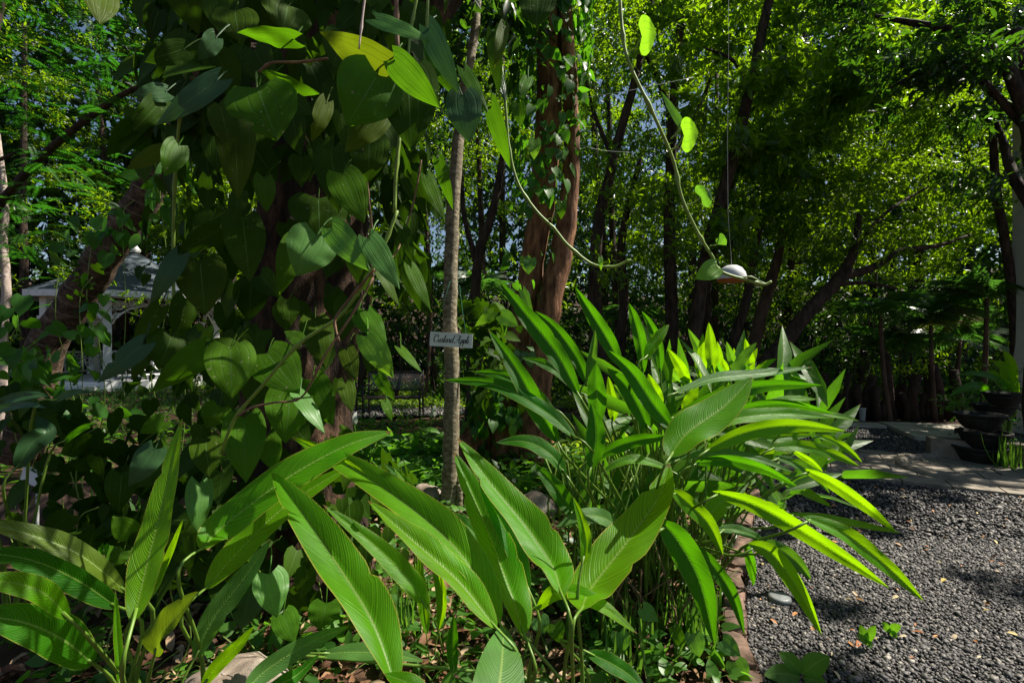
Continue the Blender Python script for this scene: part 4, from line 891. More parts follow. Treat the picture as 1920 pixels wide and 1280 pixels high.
re_ = bgtree('large dark tree at the right edge whose limb reaches left across the top corner', [([(1962, 890, 5.4), (1950, 700, 5.4), (1975, 500, 5.5), (1950, 330, 5.6), (1930, 200, 5.7), (1900, 60, 5.8)], [58, 44, 40, 38, 34, 24]), ([(1940, 260, 5.6), (1880, 110, 5.8), (1800, 65, 6), (1720, 45, 6.2), (1640, 30, 6.4)], [24, 22, 18, 13, 6]), ([(1935, 250, 5.7), (1800, 120, 6), (1720, 140, 6.3), (1650, 175, 6.5)], [14, 12, 10, 5]), ([(1955, 420, 5.6), (1900, 330, 5.9), (1885, 280, 6.1), (1868, 230, 6.2)], [22, 18, 13, 8])],
       [(1880, 170, 5.8, (.7, .7, .5)), (1780, 60, 5.7, (.6, .3, .25)), (1690, 40, 6.0, (.45, .3, .2)), (1800, 150, 5.7, (.55, .3, .22)), (1710, 170, 6.0, (.4, .3, .2)), (1870, 60, 5.5, (.4, .3, .3)),  (1850, -10, 6.2, (1.4, 1, .5)), (1720, -30, 6.6, (1.2, 1, .5)), (1900, 300, 5.9, (.35, .5, .4)), (2150, -50, 6.4, (2.0, .9, .7)), (2500, 0, 7.6, (2.2, 2.2, 1.2))], 8, 11, .13, 'bush_dark', name='dark_tree', group=None)
bgtree('tree with a thin curving trunk close to the pillar', [([(1905, 620, 8), (1888, 480, 8), (1868, 350, 8), (1862, 250, 8), (1850, 100, 8)], [18, 15, 14, 12, 8]), ([(1875, 400, 8), (1850, 370, 8), (1825, 385, 8)], [7, 5, 3])],
       [(1800, 250, 9, (1.6, 1, 1)), (1880, 330, 9.4, (1, .8, .8)), (1760, 160, 9.6, (1.6, 1, .9))], 7, 11, .11)
bgtree('dark forked tree visible between the slender trunk and the twin trunks', [([(885, 690, 9), (890, 560, 9), (900, 470, 9), (925, 390, 9), (950, 250, 9)], [22, 20, 18, 16, 10]), ([(895, 500, 9), (870, 400, 9.1), (865, 300, 9.2)], [12, 9, 6])],
       [(960, 160, 9.8, (1.2, .9, 1.1)), (830, 200, 10, (1.3, .9, .9)), (870, 560, 10, (.7, .6, .5))], 5, 11, .11)
bgtree('tree with a dark trunk right behind the twin trunks', [([(1125, 700, 8.5), (1115, 560, 8.5), (1122, 430, 8.5), (1150, 300, 8.5), (1190, 150, 8.5), (1230, -30, 8.5)], [30, 26, 22, 18, 15, 10]), ([(1150, 300, 8.5), (1110, 200, 8.7), (1090, 100, 8.9)], [10, 7, 4])],
       [(1120, 60, 9.2, (1.0, .9, .9)), (1190, 200, 9.6, (1.0, .9, .9)), (1130, 330, 9.6, (.8, .8, .6)), (1180, 440, 9.8, (.9, .8, .6))], 6, 11, .11)
bgtree('tree with a slim trunk in deep shade, second behind the twin trunks', [([(1160, 700, 10), (1170, 560, 10), (1165, 450, 10), (1200, 300, 10)], [20, 18, 15, 10])],
       [(1230, 280, 10.5, (1.0, .9, .9)), (1240, 450, 10.6, (1.1, .9, .8)), (1130, 520, 11, (.9, .8, .6))], 6, 11, .11, 'bush')
bgtree('pale slim trunk at the left edge catching the sun', [([(5, 640, 7), (12, 540, 7), (6, 450, 7), (10, 380, 7), (-5, 250, 7)], [15, 14, 12, 11, 8])],
       [(-60, 150, 7.5, (1, .8, .8))], 6, 11, .11, bark='bark_pale')
bgtree('dark-stemmed tree beyond the summerhouse on the left', [([(110, 700, 20), (108, 560, 20), (90, 300, 20)], [22, 20, 12]), ([(230, 690, 21), (232, 600, 21), (240, 300, 21)], [22, 20, 12])],
       [(60, 350, 20, (3.4, 2, 2.4)), (200, 300, 21, (3.4, 2, 2.2)), (330, 400, 20, (2.6, 2, 2.4)), (20, 560, 20, (2, 2, 1.8)), (431, 430, 16, (2.6, 1.4, 1.0)), (470, 330, 15.5, (2.0, 1.2, .9)), (380, 560, 21.5, (1.8, 1.5, 1.8))], 3.2, 12, .24, 'bush_yel', T=Td)  # nearest two clumps added to shade the summerhouse
# feathery tree, upper left
ft = empty('feathery_tree', (-8.4, 7.0, 0), 'tree with fine feathery fronds filling the upper left corner', 'tree')
trunk('trunk', ft, [([(-8.4, 7, -.1), (-8.3, 7, 2), (-7.8, 6.8, 4), (-7.0, 6.6, 6.5)], [.16, .14, .12, .07]), ([(-8.2, 7, 2.6), (-6.6, 6.6, 3.9), (-5.0, 6.0, 4.5), (-4.0, 5.6, 4.6)], [.07, .05, .035, .015]), ([(-8.1, 7, 3), (-7.0, 6.2, 3.6), (-5.8, 5.6, 3.7)], [.06, .04, .015])], M['bark_dark'])
def fronds(bases, dirs, L, nl, leafl, T, droop=.5, side_dirs=None):
    """pinnate fronds: returns scatter part"""
    n = len(bases); dirs = unit(dirs); up = np.array([0, 0, 1.0])
    side = unit(np.cross(dirs, up) + rnd(n) * .15); nor = np.cross(side, dirs)
    t = np.linspace(.08, 1, nl); L = L * RS.uniform(.7, 1.15, n)
    C = bases[:, None] + dirs[:, None] * (t * 1)[None, :, None] * L[:, None, None] - up * (t ** 2)[None, :, None] * (droop * L)[:, None, None]
    parts = []
    for s in (-1, 1):
        A = side[:, None] * s + dirs[:, None] * .45 - up * .12 + rnd(n * nl).reshape(n, nl, 3) * .06
        N = np.repeat(nor[:, None], nl, 1) + rnd(n * nl).reshape(n, nl, 3) * .1
        ln = leafl * np.sin(np.clip(t * 2.9 + .25, 0, 3.1)) ** .6
        parts.append((T, C.reshape(-1, 3), A.reshape(-1, 3), N.reshape(-1, 3), np.tile(ln, n)))
    return parts
def spray(px, py, d, n, r, L, az=None):
    """n fronds around a point"""
    c = np.array(at(px, py, d)); B = c + rnd(n) * r; Dr = rnd(n) * [1, .8, .35] + [0.35, -.25, .05]
    return B, Dr
BB, DD = [], []
for _ in range(46):
    px, py, d = RS.uniform(-60, 300), RS.uniform(-60, 520), RS.uniform(4.8, 7.6)
    if py > 330 and px > 200: continue
    b, q = spray(px, py, d, 9, .28, .5); BB.append(b); DD.append(q)
scatter('crown', fronds(np.vstack(BB), np.vstack(DD), .46, 20, .07, T_diamond(.26, .02), .25), M['fern'], ft)
C_, D_ = blob_twigs([((-5.8, 8.6, 3.2), (2.6, .8, 1.2)), ((-5.0, 8.8, 5.0), (2.6, .8, 1.0)), ((-3.4, 8.6, 4.0), (1.4, .8, 1.2))], 5)
scatter('inner_crown', [twig_leaves(C_, D_, 11, .4, .10, Td, .3)], M['bush_yel'], ft)

# further rows of the grove: thin trunks and crowns fill the distance
lbl = ['leafy tree in the second row of the grove', 'tree far back in the grove with only its crown showing']
k = 0
rows = [(12.5, 95, 'bush'), (15.5, 90, 'bush_yel'), (20, 110, 'bush')]
where = lambda x: ('far left' if x < 350 else 'left of the thick tree' if x < 560 else 'behind the thick tree' if x < 800 else 'beside the slender trunk' if x < 950 else 'behind the twin trunks' if x < 1120 else 'behind the dark trunks' if x < 1350 else 'behind the bright foliage' if x < 1600 else 'behind the forked bough' if x < 1780 else 'next to the pillar')
rr = random.Random(3); shared = []
for ri, (dist, stepx, mat) in enumerate(rows):
    xs_ = list(range(40 if ri else 700, 1960, 150 if ri < 2 else 210))
    for px in xs_:
        px += rr.uniform(-40, 40); d = dist + rr.uniform(-1, 1)
        top = rr.uniform(40, 200); hh = rr.uniform(560, 620)
        s = d / 12.0
        if ri == 1 and 60 < px < 420: d = 19.5
        gap = (1090 < px < 1330)
        bl = [(px, top + 20 + (60 if gap else 0), d, (1.5 * s, 1.1, 1.3 * s)), (px + rr.uniform(-60, 60), top + 190, d, (1.4 * s, 1.1, 1.2 * s)), (px + rr.uniform(-60, 60), top + 350, d, (1.2 * s, 1, 1.0 * s)), (px + rr.uniform(-50, 50), -90, d, (2.1 * s, 1.9, 1.0 * s))]
        if gap and ri: bl = bl[1:3]
        bgtree(f"{['nearer', 'middle', 'rearmost'][ri]} leafy grove tree standing {where(px)}", [([(px, 700, d), (px + rr.uniform(-20, 20), 500, d), (px + rr.uniform(-40, 40), top, d)], [rr.uniform(14, 22) * 10 / d * 1.2, 13, 7])], bl,
               [3.6, 3.0, 2.2][ri], 12, [.115, .15, .22][ri], ('bush' if ri == 0 or (ri == 1 and int(px) % 3 == 0) else 'bush_dark'), T=Td)  # rear rows take darker leaves, painting the dark between nearer crowns
# understorey: dense dark shrubbery wall at the back
def shrub(label, pts, leaf, mat, T=None, dens=6, name='shrub', cat='shrub', group='shrubs of the understorey', per=10):
    c = at(*pts[0][:3]); r = empty(name, (c.x, c.y, 0), label, cat, group)
    m = MB()
    for b in pts:
        q = at(*b[:3]); m.tube([Vector((c.x + random.uniform(-.15, .15), c.y, -.05)), (Vector((c.x, c.y, 0)) + q) / 2 + Vector((random.uniform(-.1, .1), 0, 0)), q + Vector((0, 0, b[3][2] * .5))], [.03, .022, .01], 6)
    m.build('stem', M['bark_dark'], r)
    C_, D_ = blob_twigs([(tuple(at(*b[:3])), b[3]) for b in pts], dens)
    scatter('foliage', [twig_leaves(C_, D_, per, .35, leaf, T or T_lance(.4), .3)], M[mat], r); return r
for i, px in enumerate(range(660, 1960, 86)):
    d = rr.uniform(10.6, 13.5)
    shrub(f'dark shrub at the foot of the grove {where(px)}, {["bushy", "lank", "broad"][i % 3]}', [(px, 640, d, (1.0, .8, .75)), (px + 40, 560, d + .8, (1.0, .8, .8)), (px - 20, 715, d, (.9, .6, .4))], .12, 'bush_dark' if i % 3 else 'bush', Td, 7)
for i, (px, d) in enumerate(((-60, 9), (20, 24), (450, 13), (340, 22), (560, 12.5), (200, 25))):
    shrub(f'shrub in the left background {["at the very edge", "beyond the pale trunk", "behind the thick tree", "right behind the summerhouse", "beside the thick tree", "far beyond the summerhouse"][i]}', [(px, 660, d, (d * .12, .8, d * .07)), (px + 40, 590, d + .6, (d * .12, .8, d * .08))], .012 * d + .03, 'bush', Td, 5)
# far thicket so that no bare horizon shows
n = 90000; th = RS.uniform(-1.25, 1.25, n); rad = RS.uniform(26, 31, n); P = np.column_stack([np.sin(th) * rad, np.cos(th) * rad, RS.uniform(0, 1, n) ** 1.15 * 20])
ppx = 960 + FP * P[:, 0] / P[:, 1]; ppy = 640 - FP * (P[:, 2] - 1.5) / P[:, 1]
hole = np.exp(-(((ppx - 1240) / 95) ** 2 + ((ppy - 230) / 80) ** 2)) + np.exp(-(((ppx - 815) / 45) ** 2 + ((ppy - 440) / 90) ** 2)) + .8 * np.exp(-(((ppx - 950) / 50) ** 2 + ((ppy - 200) / 50) ** 2)) + .12 * (np.sin(ppx * .03) * np.sin(ppy * .04 + ppx * .01) > .3)
P = P[RS.uniform(0, 1, n) > hole * 1.3]; n = len(P)
o = scatter('far_thicket', [(Td, P, rnd(n) + [0, 0, -.4], rnd(n) * .6 + [0, -.4, .5], .6 * RS.uniform(.6, 1.3, n))], M['bush_dark']); tag(o, 'far dark green thicket closing the view behind the grove', 'thicket', kind='stuff')

mb = MB(); NB = 60; prof_ = [(31.5, -.1), (33, 2.2), (35, 4.2), (40, 5.5), (60, 6)]
mb.add([(math.sin(t) * r, math.cos(t) * r, z + (.5 * math.sin(t * 17) if z > 0 else 0)) for t in np.linspace(-1.6, 1.6, NB) for r, z in prof_], [(i * 5 + k, i * 5 + k + 1, i * 5 + k + 6, i * 5 + k + 5) for i in range(NB - 1) for k in range(4)])
tag(mb.build('hill', M['log']), kind='structure')
n = 42000; P = np.column_stack([RS.uniform(-22, 26, n), RS.uniform(11, 31, n), RS.uniform(0, 1, n) ** 1.4 * 1.5]); P[:, 2] *= np.clip((P[:, 1] - 9) / 8, .15, 1) * (.55 + .45 * np.sin(P[:, 0] * .9) * np.sin(P[:, 1] * .8 + P[:, 0]))
P = P[~((P[:, 1] < 24) & (P[:, 0] < -2.0 * P[:, 1] / 12))]; n = len(P)
o = scatter('undergrowth', [(T_lance(.4), P, rnd(n) + [0, 0, .2], rnd(n) * .6 + [0, -.2, .8], .26 * RS.uniform(.6, 1.3, n))], M['bush_dark']); tag(o, 'dark undergrowth covering the floor of the grove', 'undergrowth', kind='stuff')
# palms
def palm(label, px, py, d, nf, L, mat='palm', yel=0, ydeg=None, group='small palms in the grove'):
    c = at(px, py, d); r = empty('palm', (c.x, c.y, 0), label, 'palm', group)
    m = MB(); lean = random.uniform(-.25, .25); m.tube([Vector(p) for p in spline([(c.x - lean, c.y, -.05), (c.x - lean * .3, c.y, c.z * .5), (c.x, c.y, c.z)], 10)], [.045 - .0015 * i for i in range(10)], 8, .05); m.build('trunk', M['bark_mid'], r)
    for k in range(nf):
        a = 2 * math.pi * k / nf + random.uniform(-.3, .3); el = random.uniform(.45, 1.25)
        B = np.array([list(c)]); Dr = np.array([[math.cos(a) * math.cos(el), math.sin(a) * math.cos(el) * .9, math.sin(el)]])
        lf = L * random.uniform(.8, 1.2)
        parts = fronds(B, Dr, lf, 22, lf * .42, T_blade(.085, .75), .75)
        scatter('frond', parts, M['palm_yel' if k < yel else mat], r)
    return r
palm('feathery palm under the forked bough with grey-green fronds', 1650, 590, 8.6, 11, 1.0)
palm('low palm in the dark understorey left of the yellow fronds', 1660, 650, 9.5, 10, 1.0)
palm('palm with a few hanging yellow fronds', 1745, 610, 9.2, 11, 1.1, yel=3)
palm('tall arching palm near the pillar', 1850, 560, 8.6, 12, 1.2)
palm('dark palm between yellow fronds and pillar', 1800, 640, 9.8, 10, 1.1)
palm('palm glimpsed right of the slender signposted trunk', 905, 545, 11, 10, 1.2)
palm('palm glimpsed left of the slender signposted trunk', 810, 520, 12, 10, 1.3)
palm('slim palm in the shade beside the dark trunks', 1200, 600, 10.5, 9, 1.1)

# ------------------------------------------------------------------ log palisade in the background
for i, px in enumerate(np.arange(1545, 1800, 14)):
    d = 9.4 + random.uniform(-.2, .3); c = at(px + random.uniform(-3, 3), 700, d); h = random.uniform(.25, .85) if i % 3 else random.uniform(.8, 1.3)
    m = MB(); r_ = random.uniform(.05, .10)
    m.tube([(c.x, c.y, -.05), (c.x + random.uniform(-.05, .05), c.y, h * .5), (c.x + random.uniform(-.12, .12), c.y, h)], [r_ * 1.2, r_, r_ * .9], 9, .12)
    o = m.build('log_post', M['log']); tag(o, 'dark rough log post in the palisade behind the gravel yard', 'log', 'logs of the low palisade')
m = MB(); c = at(1617, 780, 9.1); m.lathe((c.x, c.y, 0), [(.045, 0), (.055, .22), (.062, .24), (.055, .24), (.045, .02)], 16); tag(m.build('white_pot', M['wall']), 'narrow white pot standing before the log palisade', 'pot')
# planks left of the slab
m = MB(); c = gnd(1590, 802); m.box(c + Vector((0, 0, .05)), (1.1, .14, .05), Matrix.Rotation(-.25, 3, 'Z')); m.box(c + Vector((.1, .16, .05)), (1.0, .12, .045), Matrix.Rotation(-.18, 3, 'Z'))
tag(m.build('timber_step', M['slab'], None, False), 'low worn timber step lying at the back edge of the gravel', 'step')

# ------------------------------------------------------------------ pillar
mb = MB(); px0 = 1898; d = 7.3; x0 = (px0 - 960) / FP * (d + .7)
mb.box((x0 + .35, d + .35, 3.5), (.70, .70, 7.1)); mb.box((x0 + .35, d + .35, .10), (.76, .76, .2))
tag(mb.build('pillar', M['wall'], None, False), 'tall pale plastered pillar at the right edge of the photo', 'pillar')
# pots
def bowl(label, px, py, d, r, h, z0, mat='clay', plant=None, group='old bowl planters by the pillar'):
    r *= .86; px += 14
    x = (px - 960) / FP * d; t = empty('bowl_planter', (x, d, z0), label, 'planter', group)
    m = MB(); m.lathe((x, d, z0), [(r * .55, 0), (r * .75, h * .25), (r * .95, h * .75), (r * 1.0, h * .86), (r * 1.06, h * .88), (r * 1.07, h), (r * .95, h), (r * .9, h * .8), (0.001, h * .78)], 24)
    m.build('bowl', M[mat], t)
    m = MB()
    for k in range(3):
        a = k * 2.1 + 3.9; p = Vector((x + math.cos(a) * r * 1.02, d + math.sin(a) * r * 1.02, z0 + h * .7)); tdir = Vector((-math.sin(a), math.cos(a), 0)); out = Vector((math.cos(a), math.sin(a), 0))
        m.tube([Vector(q) for q in spline([p - tdir * .07, p - tdir * .04 + out * .03, p + tdir * .04 + out * .03, p + tdir * .07], 8)], .010, 6)
    m.build('handle', M[mat], t)
    return t
bowl('largest grey bowl planter at the base of the pot stack', 1822, 0, 5.9, .30, .22, 0)
bowl('grey bowl planter resting on the lowest one', 1830, 0, 5.9, .29, .20, .20)
bowl('third grey bowl planter up the stack, with side handles', 1822, 0, 5.95, .28, .19, .42)
bowl('topmost grey bowl planter of the stack, set further right', 1868, 0, 6.3, .24, .17, .66)
bowl('grey bowl planter standing behind the stack', 1850, 0, 6.6, .27, .18, .46)
bowl('terracotta trough with small plant half hidden behind ginger leaves', 1052, 0, 7.0, .22, .20, .05, 'terracotta', group=None)
# round tree curb
mb = MB(); c = gnd(1850, 888); R0 = .66
pts = [c + Vector((R0 * 1.25 * math.cos(a), R0 * math.sin(a), .03)) for a in np.linspace(0, 2 * math.pi, 41)]
mb.tube(pts, .055, 8, .05, cap=False); tag(mb.build('tree_ring', M['paver']), 'low round stone curb set into the pavers at the right edge', 'curb')
mb = MB(); mb.box(gnd(1850, 880) + Vector((.2, .35, .12)), (.9, .22, .3), Matrix.Rotation(-.5, 3, 'Z')); tag(mb.build('stone_block', M['paver'], None, False), 'rough stone block behind the round curb at right', 'stone')
# banana-like plant and small tree by pillar
bn = ginger_plant('banana plant with backlit broad leaves beside the pillar', (1885, 0, 7.0), [
    ([(1902, 760), (1895, 720), (1885, 690), (1860, 675)], 34, 6.9, 6.9, G, .3, 0, 0), ([(1900, 740), (1898, 700), (1893, 675), (1880, 655)], 24, 6.9, 6.9, G, .3, .1, .1),
    ([(1895, 745), (1870, 712), (1830, 700), (1790, 704)], 18, 6.8, 6.8, GD, .3, .5, .5), ([(1860, 760), (1840, 725), (1810, 728), (1780, 742)], 24, 6.6, 6.5, GD, .3, .3, .3),
    ([(1898, 745), (1880, 720), (1860, 700), (1850, 702)], 22, 6.9, 6.9, G, .3, .2, .2)], name='banana_plant', group=None, cat='plant', stemr=.02)
shrub('shrub with fine foliage beside the pillar foot', [(1885, 770, 6.8, (.3, .3, .4)), (1868, 800, 6.9, (.25, .25, .2))], .05, 'fern', Td, 22)
shrub('small feathery shrub beside the stacked bowls', [(1840, 745, 7.2, (.45, .3, .15)), (1850, 770, 7.2, (.3, .25, .2))], .07, 'cover', Td, 16)
def tuft(label, px, d, n, h, mat, name='grass_tuft', cat='plant', w_=.06, group=None, r=.06):
    x = (px - 960) / FP * d; P = np.column_stack([RS.normal(x, r, n), RS.normal(d, r, n), np.zeros(n)])
    A = rnd(n) * [.55, .55, .2] + [0, 0, 1]; N = np.column_stack([A[:, 0], A[:, 1], np.full(n, -.0)]) * -1 + [0, 0, .3]
    o = scatter(name, [(T_blade(w_, .45), P, A, -N * [1, 1, -1], h * RS.uniform(.6, 1.2, n))], M[mat]); tag(o, label, cat, group); return o
tuft('spidery strap-leaved plant beside the round curb', 1890, 5.6, 40, .38, 'grass')

# ------------------------------------------------------------------ hanging dome
dm = empty('hanging_dome', at(1372, 508, 3.0), 'white half-shell feeder with red rim hanging on a thread', 'bird feeder')
dd = 3.0; c = at(1372, 524, dd); R_ = 26 / FP * dd
m = MB(); m.lathe(c, [(R_, 0), (R_ * .98, R_ * .25), (R_ * .88, R_ * .55), (R_ * .68, R_ * .82), (R_ * .38, R_ * 1.0), (.001, R_ * 1.06)], 28); m.build('shell', M['coconut'], dm)
m = MB(); m.lathe(c, [(R_ * 1.02, .001), (R_ * 1.0, -R_ * .14), (R_ * .85, -R_ * .20), (.001, -R_ * .22)], 28); m.build('rim', M['rim'], dm)
m = MB(); m.tube([c + Vector((0, 0, R_)), at(1365, 400, dd), at(1364, 250, dd), at(1366, 100, dd), at(1366, -200, dd)], .0012, 5); m.build('thread', M['thread'], dm)
for i, (a, b, c_, lab) in enumerate([((1085, 185, 5.5), (1180, 170, 5.5), (1300, 145, 5.6), 'thin pale cord stretched between trunks at upper right of centre'), ((1085, 272, 5.5), (1130, 282, 5.6), (1180, 286, 5.6), 'short pale cord tied to the twin trunk at mid height')]):
    m = MB(); m.tube([Vector(p) for p in spline([at(*a), at(*b), at(*c_)], 12)], .0026, 5); tag(m.build('cord', M['thread']), lab, 'cord')
m = MB(); m.tube([Vector(p) for p in spline([at(1375, 243, 7.7), at(1390, 238, 7.7), at(1378, 246, 7.6), at(1395, 250, 7.7), at(1388, 262, 7.7), at(1400, 280, 7.7)], 24)], .010, 5); tag(m.build('cord', M['thread']), 'knotted pale string tied round the slanting trunk', 'cord')

# ------------------------------------------------------------------ gazebo
gz = empty('summerhouse', ((190 - 960) / FP * 16, 16, 0), 'white ornate open summerhouse with grey roof seen beyond the leaning trunk', 'summerhouse')
GX, GY, GR, EZ = (200 - 960) / FP * 16, 17.2, 2.5, 2.95
def pt(a, r, z): return Vector((GX + r * math.cos(a), GY + r * math.sin(a), z))
AN = [math.radians(22.5 + 45 * k) for k in range(8)]
m = MB(); vs = []
for r, z in ((GR + .55, EZ + .10), (GR * .55, EZ + .95), (.02, EZ + 1.75)):
    vs += [pt(a, r, z) for a in AN]
m.add(vs, [(i * 8 + k, i * 8 + (k + 1) % 8, (i + 1) * 8 + (k + 1) % 8, (i + 1) * 8 + k) for i in range(2) for k in range(8)]); rf = m.build('roof', M['roof'], gz, False)
m = MB(); m.lathe((GX, GY, EZ + 1.72), [(.14, 0), (.18, .1), (.10, .2), (.06, .3), (.02, .5), (.001, .52)], 12); m.build('finial', M['white'], rf)
for k in range(8):
    a, b = AN[k], AN[(k + 1) % 8]; p, q = pt(a, GR, 0), pt(b, GR, 0); dr = (q - p); Ls = dr.length; dr.normalize(); Rm = Matrix.Rotation(math.atan2(dr.y, dr.x), 3, 'Z')
    p2, q2 = pt(a, GR + .52, 0), pt(b, GR + .52, 0); L2 = (q2 - p2).length
    m = MB(); m.box((p2 + q2) / 2 + Vector((0, 0, EZ + .02)), (L2, .06, .20), Rm); m.box((p + q) / 2 + Vector((0, 0, EZ - .02)), (Ls, .14, .16), Rm); m.build('fascia', M['white'], gz, False)
    m = MB(); m.box(p + Vector((0, 0, 1.62)), (.20, .20, 2.64), Rm); m.box(p + Vector((0, 0, .45)), (.28, .28, .3), Rm); m.box(p + Vector((0, 0, 2.25)), (.28, .28, .10), Rm); m.build('column', M['white'], gz, False)
    if math.sin(a) > .5 and math.sin(b) > .5: continue
    m = MB()
    for sgn, e in ((1, p), (-1, q)):
        def loc(u, z): return e + dr * sgn * u + Vector((0, 0, z))
        sw = lambda cx, cz, r0, turns=2.0: [loc(cx + r0 * (1 - t * .85) * math.cos(t * turns * 6.283), cz + r0 * (1 - t * .85) * math.sin(t * turns * 6.283)) for t in np.linspace(0, 1, 30)]
        m.tube(sw(.28, 2.62, .17), .022, 5); m.tube(sw(.62, 2.72, .10), .018, 5); m.tube(sw(.22, 2.30, .10), .018, 5); m.tube(sw(.85, 2.78, .06), .014, 5)
        m.tube([loc(.10, 2.05), loc(.25, 2.30), loc(.52, 2.52), loc(.95, 2.68)], .03, 6)
    m.build('scroll_bracket', M['white'], gz)
    if k == 5: continue
    m = MB(); m.box((p + q) / 2 + Vector((0, 0, 1.12)), (Ls - .2, .08, .07), Rm); m.box((p + q) / 2 + Vector((0, 0, .42)), (Ls - .2, .08, .06), Rm)
    for j in range(5):
        cc = p.lerp(q, (j + .75) / 5.5) + Vector((0, 0, .77)); r0 = .16
        m.tube([cc + dr * (r0 * (1 - t * .8) * math.cos(t * 12.5)) + Vector((0, 0, r0 * (1 - t * .8) * math.sin(t * 12.5) * 1.7)) for t in np.linspace(0, 1, 26)], .022, 5)
        m.box(cc + dr * .19, (.03, .04, .64), Rm)
    m.build('scroll_railing', M['white'], gz)
m = MB(); vs = [pt(a, GR + .25, z) for z in (-.05, .26) for a in AN]
m.add(vs, [(k, (k + 1) % 8, 8 + (k + 1) % 8, 8 + k) for k in range(8)] + [tuple(8 + k for k in range(8))]); m.box((GX, GY - GR - .35, .08), (1.8, .5, .14)); m.build('platform', M['white'], gz, False)
# benches
def bench(label, px, d, wdt, rot):
    x = (px - 960) / FP * d; t = empty('garden_bench', (x, d, 0), label, 'bench', 'cast-metal garden benches')
    Rm = Matrix.Rotation(rot, 3, 'Z'); q = lambda a, b, c: Vector((x, d, 0)) + Rm @ Vector((a, b, c)); h = wdt / 2
    m = MB()
    for i in range(6): m.box(q(0, -.20 + i * .08, .43), (wdt, .055, .02), Rm)
    m.build('seat', M['dark_wood'], t, False)
    m = MB(); m.box(q(0, .26, .90), (wdt, .035, .04), Rm); m.box(q(0, .24, .55), (wdt, .03, .03), Rm); m.build('back_frame', M['dark_wood'], t, False)
    m = MB(); nn = int(wdt / .055)
    for i in range(nn):
        for s in (-1, 1):
            a0 = -h + (i + .5) * wdt / nn; Q0 = q(max(-h, min(h, a0 - s * .14)), .245, .57); Q1 = q(max(-h, min(h, a0 + s * .14)), .255, .88); m.tube([Q0, Q1], .007, 4)
    m.build('backrest', M['lattice'], t)
    for s in (-1, 1):
        m = MB(); m.tube([q(s * h, .30, 0), q(s * h, .24, .43), q(s * h, .27, .93)], .018, 6); m.build('leg', M['dark_wood'], t)
        m = MB(); m.tube([q(s * h, -.24, 0), q(s * h, -.22, .43), q(s * h, -.22, .64)], .018, 6); m.build('leg', M['dark_wood'], t)
        m = MB(); m.tube([Vector(p) for p in spline([q(s * h, -.26, .60), q(s * h, -.2, .66), q(s * h, .1, .65), q(s * h, .26, .70)], 10)], .018, 6); m.build('armrest', M['dark_wood'], t)
    return t
bench('dark metal bench with lattice back on the grass behind the slender trunk', 738, 9.2, 1.05, .06)
bench('metal bench half hidden by the vine, left of the other bench', 618, 9.4, 1.0, .35)
# gravel yard near the benches
pts_ = [gnd(560, 790), gnd(900, 778), gnd(1060, 770), gnd(1050, 757), gnd(880, 757), gnd(560, 762)]
sheet('gravel_path', [(p.x, p.y) for p in pts_], .035, M['gravelbase'])
sp = []; n = 9000; P = np.column_stack([RS.uniform(-5.5, 1.3, n), RS.uniform(7.9, 11.6, n), np.full(n, .045)]); P = P[inpoly(P, [(p.x, p.y) for p in pts_])]; m_ = len(P)
o = scatter('path_gravel', [(T_stone(), P, rnd(m_) * [1, 1, .3], rnd(m_) * .3 + [0, 0, 1], .032 * RS.uniform(.7, 1.3, m_), .12)], M['stone']); tag(o, 'grey gravel of the narrow path in front of the benches', 'gravel', kind='stuff')

# ------------------------------------------------------------------ ground cover
def cover(name, label, xr, yr, n, leaf, mat, T, h=.12, keep=None, up=.4):
    P = np.column_stack([RS.uniform(*xr, n), RS.uniform(*yr, n), RS.uniform(0, 1, n) ** 1.5 * h])
    P[:, 2] *= .4 + .6 * (np.sin(P[:, 0] * 3.1) * np.sin(P[:, 1] * 2.7 + P[:, 0]) * .5 + .5)
    ex = np.interp(P[:, 1], [e[1] for e in EDGE], [e[0] for e in EDGE]); P = P[(P[:, 0] < ex - .1) | (P[:, 1] > 9.8)]
    P = P[np.abs(P[:, 0]) < P[:, 1] * 1.16 + .3]
    if keep is not None: P = P[keep(P)]
    m_ = len(P); A = rnd(m_) * [1, 1, .3] + [0, 0, up]; N = rnd(m_) * .35 + [0, 0, 1]
    o = scatter(name, [(T, P, A, N, leaf * RS.uniform(.5, 1.2, m_))], M[mat]); tag(o, label, 'ground cover', kind='stuff'); return o
nogravel = lambda P: ~((P[:, 1] > 8.9) & (P[:, 1] < 10.6) & (P[:, 0] > -4.6) & (P[:, 0] < 1.4))
patch = lambda P: (np.sin(P[:, 0] * 5.2 + 1) * np.sin(P[:, 1] * 4.6 + P[:, 0] * 2) > -.35)
cover('low_plants', 'low heart-leaved plants covering the planting bed', (-2.6, 2.2), (1.7, 5), 5200, .075, 'cover', T_heart(.8), .16, keep=patch)
cover('low_plants', 'low leafy plants spreading further back in the garden', (-9, 3), (5, 9), 9000, .12, 'cover', T_lance(.45), .28, keep=lambda P: nogravel(P) & patch(P))
cover('bright_ground_cover', 'sunlit yellow-green ground cover around the benches', (-5, 3), (10.4, 15), 16000, .10, 'cover_lit', T_lance(.5), .18)
cover('bright_ground_cover', 'sunlit low foliage behind the big ginger clump', (.4, 2.4), (4.4, 6.4), 2600, .12, 'cover_lit', T_lance(.45), .42)
cover('leafy_groundcover', 'lush mid-green leafy ground cover between the vine-clad tree and the twin trunks', (-2.6, .9), (4.3, 6.9), 4200, .15, 'cover', T_lance(.48), .34)
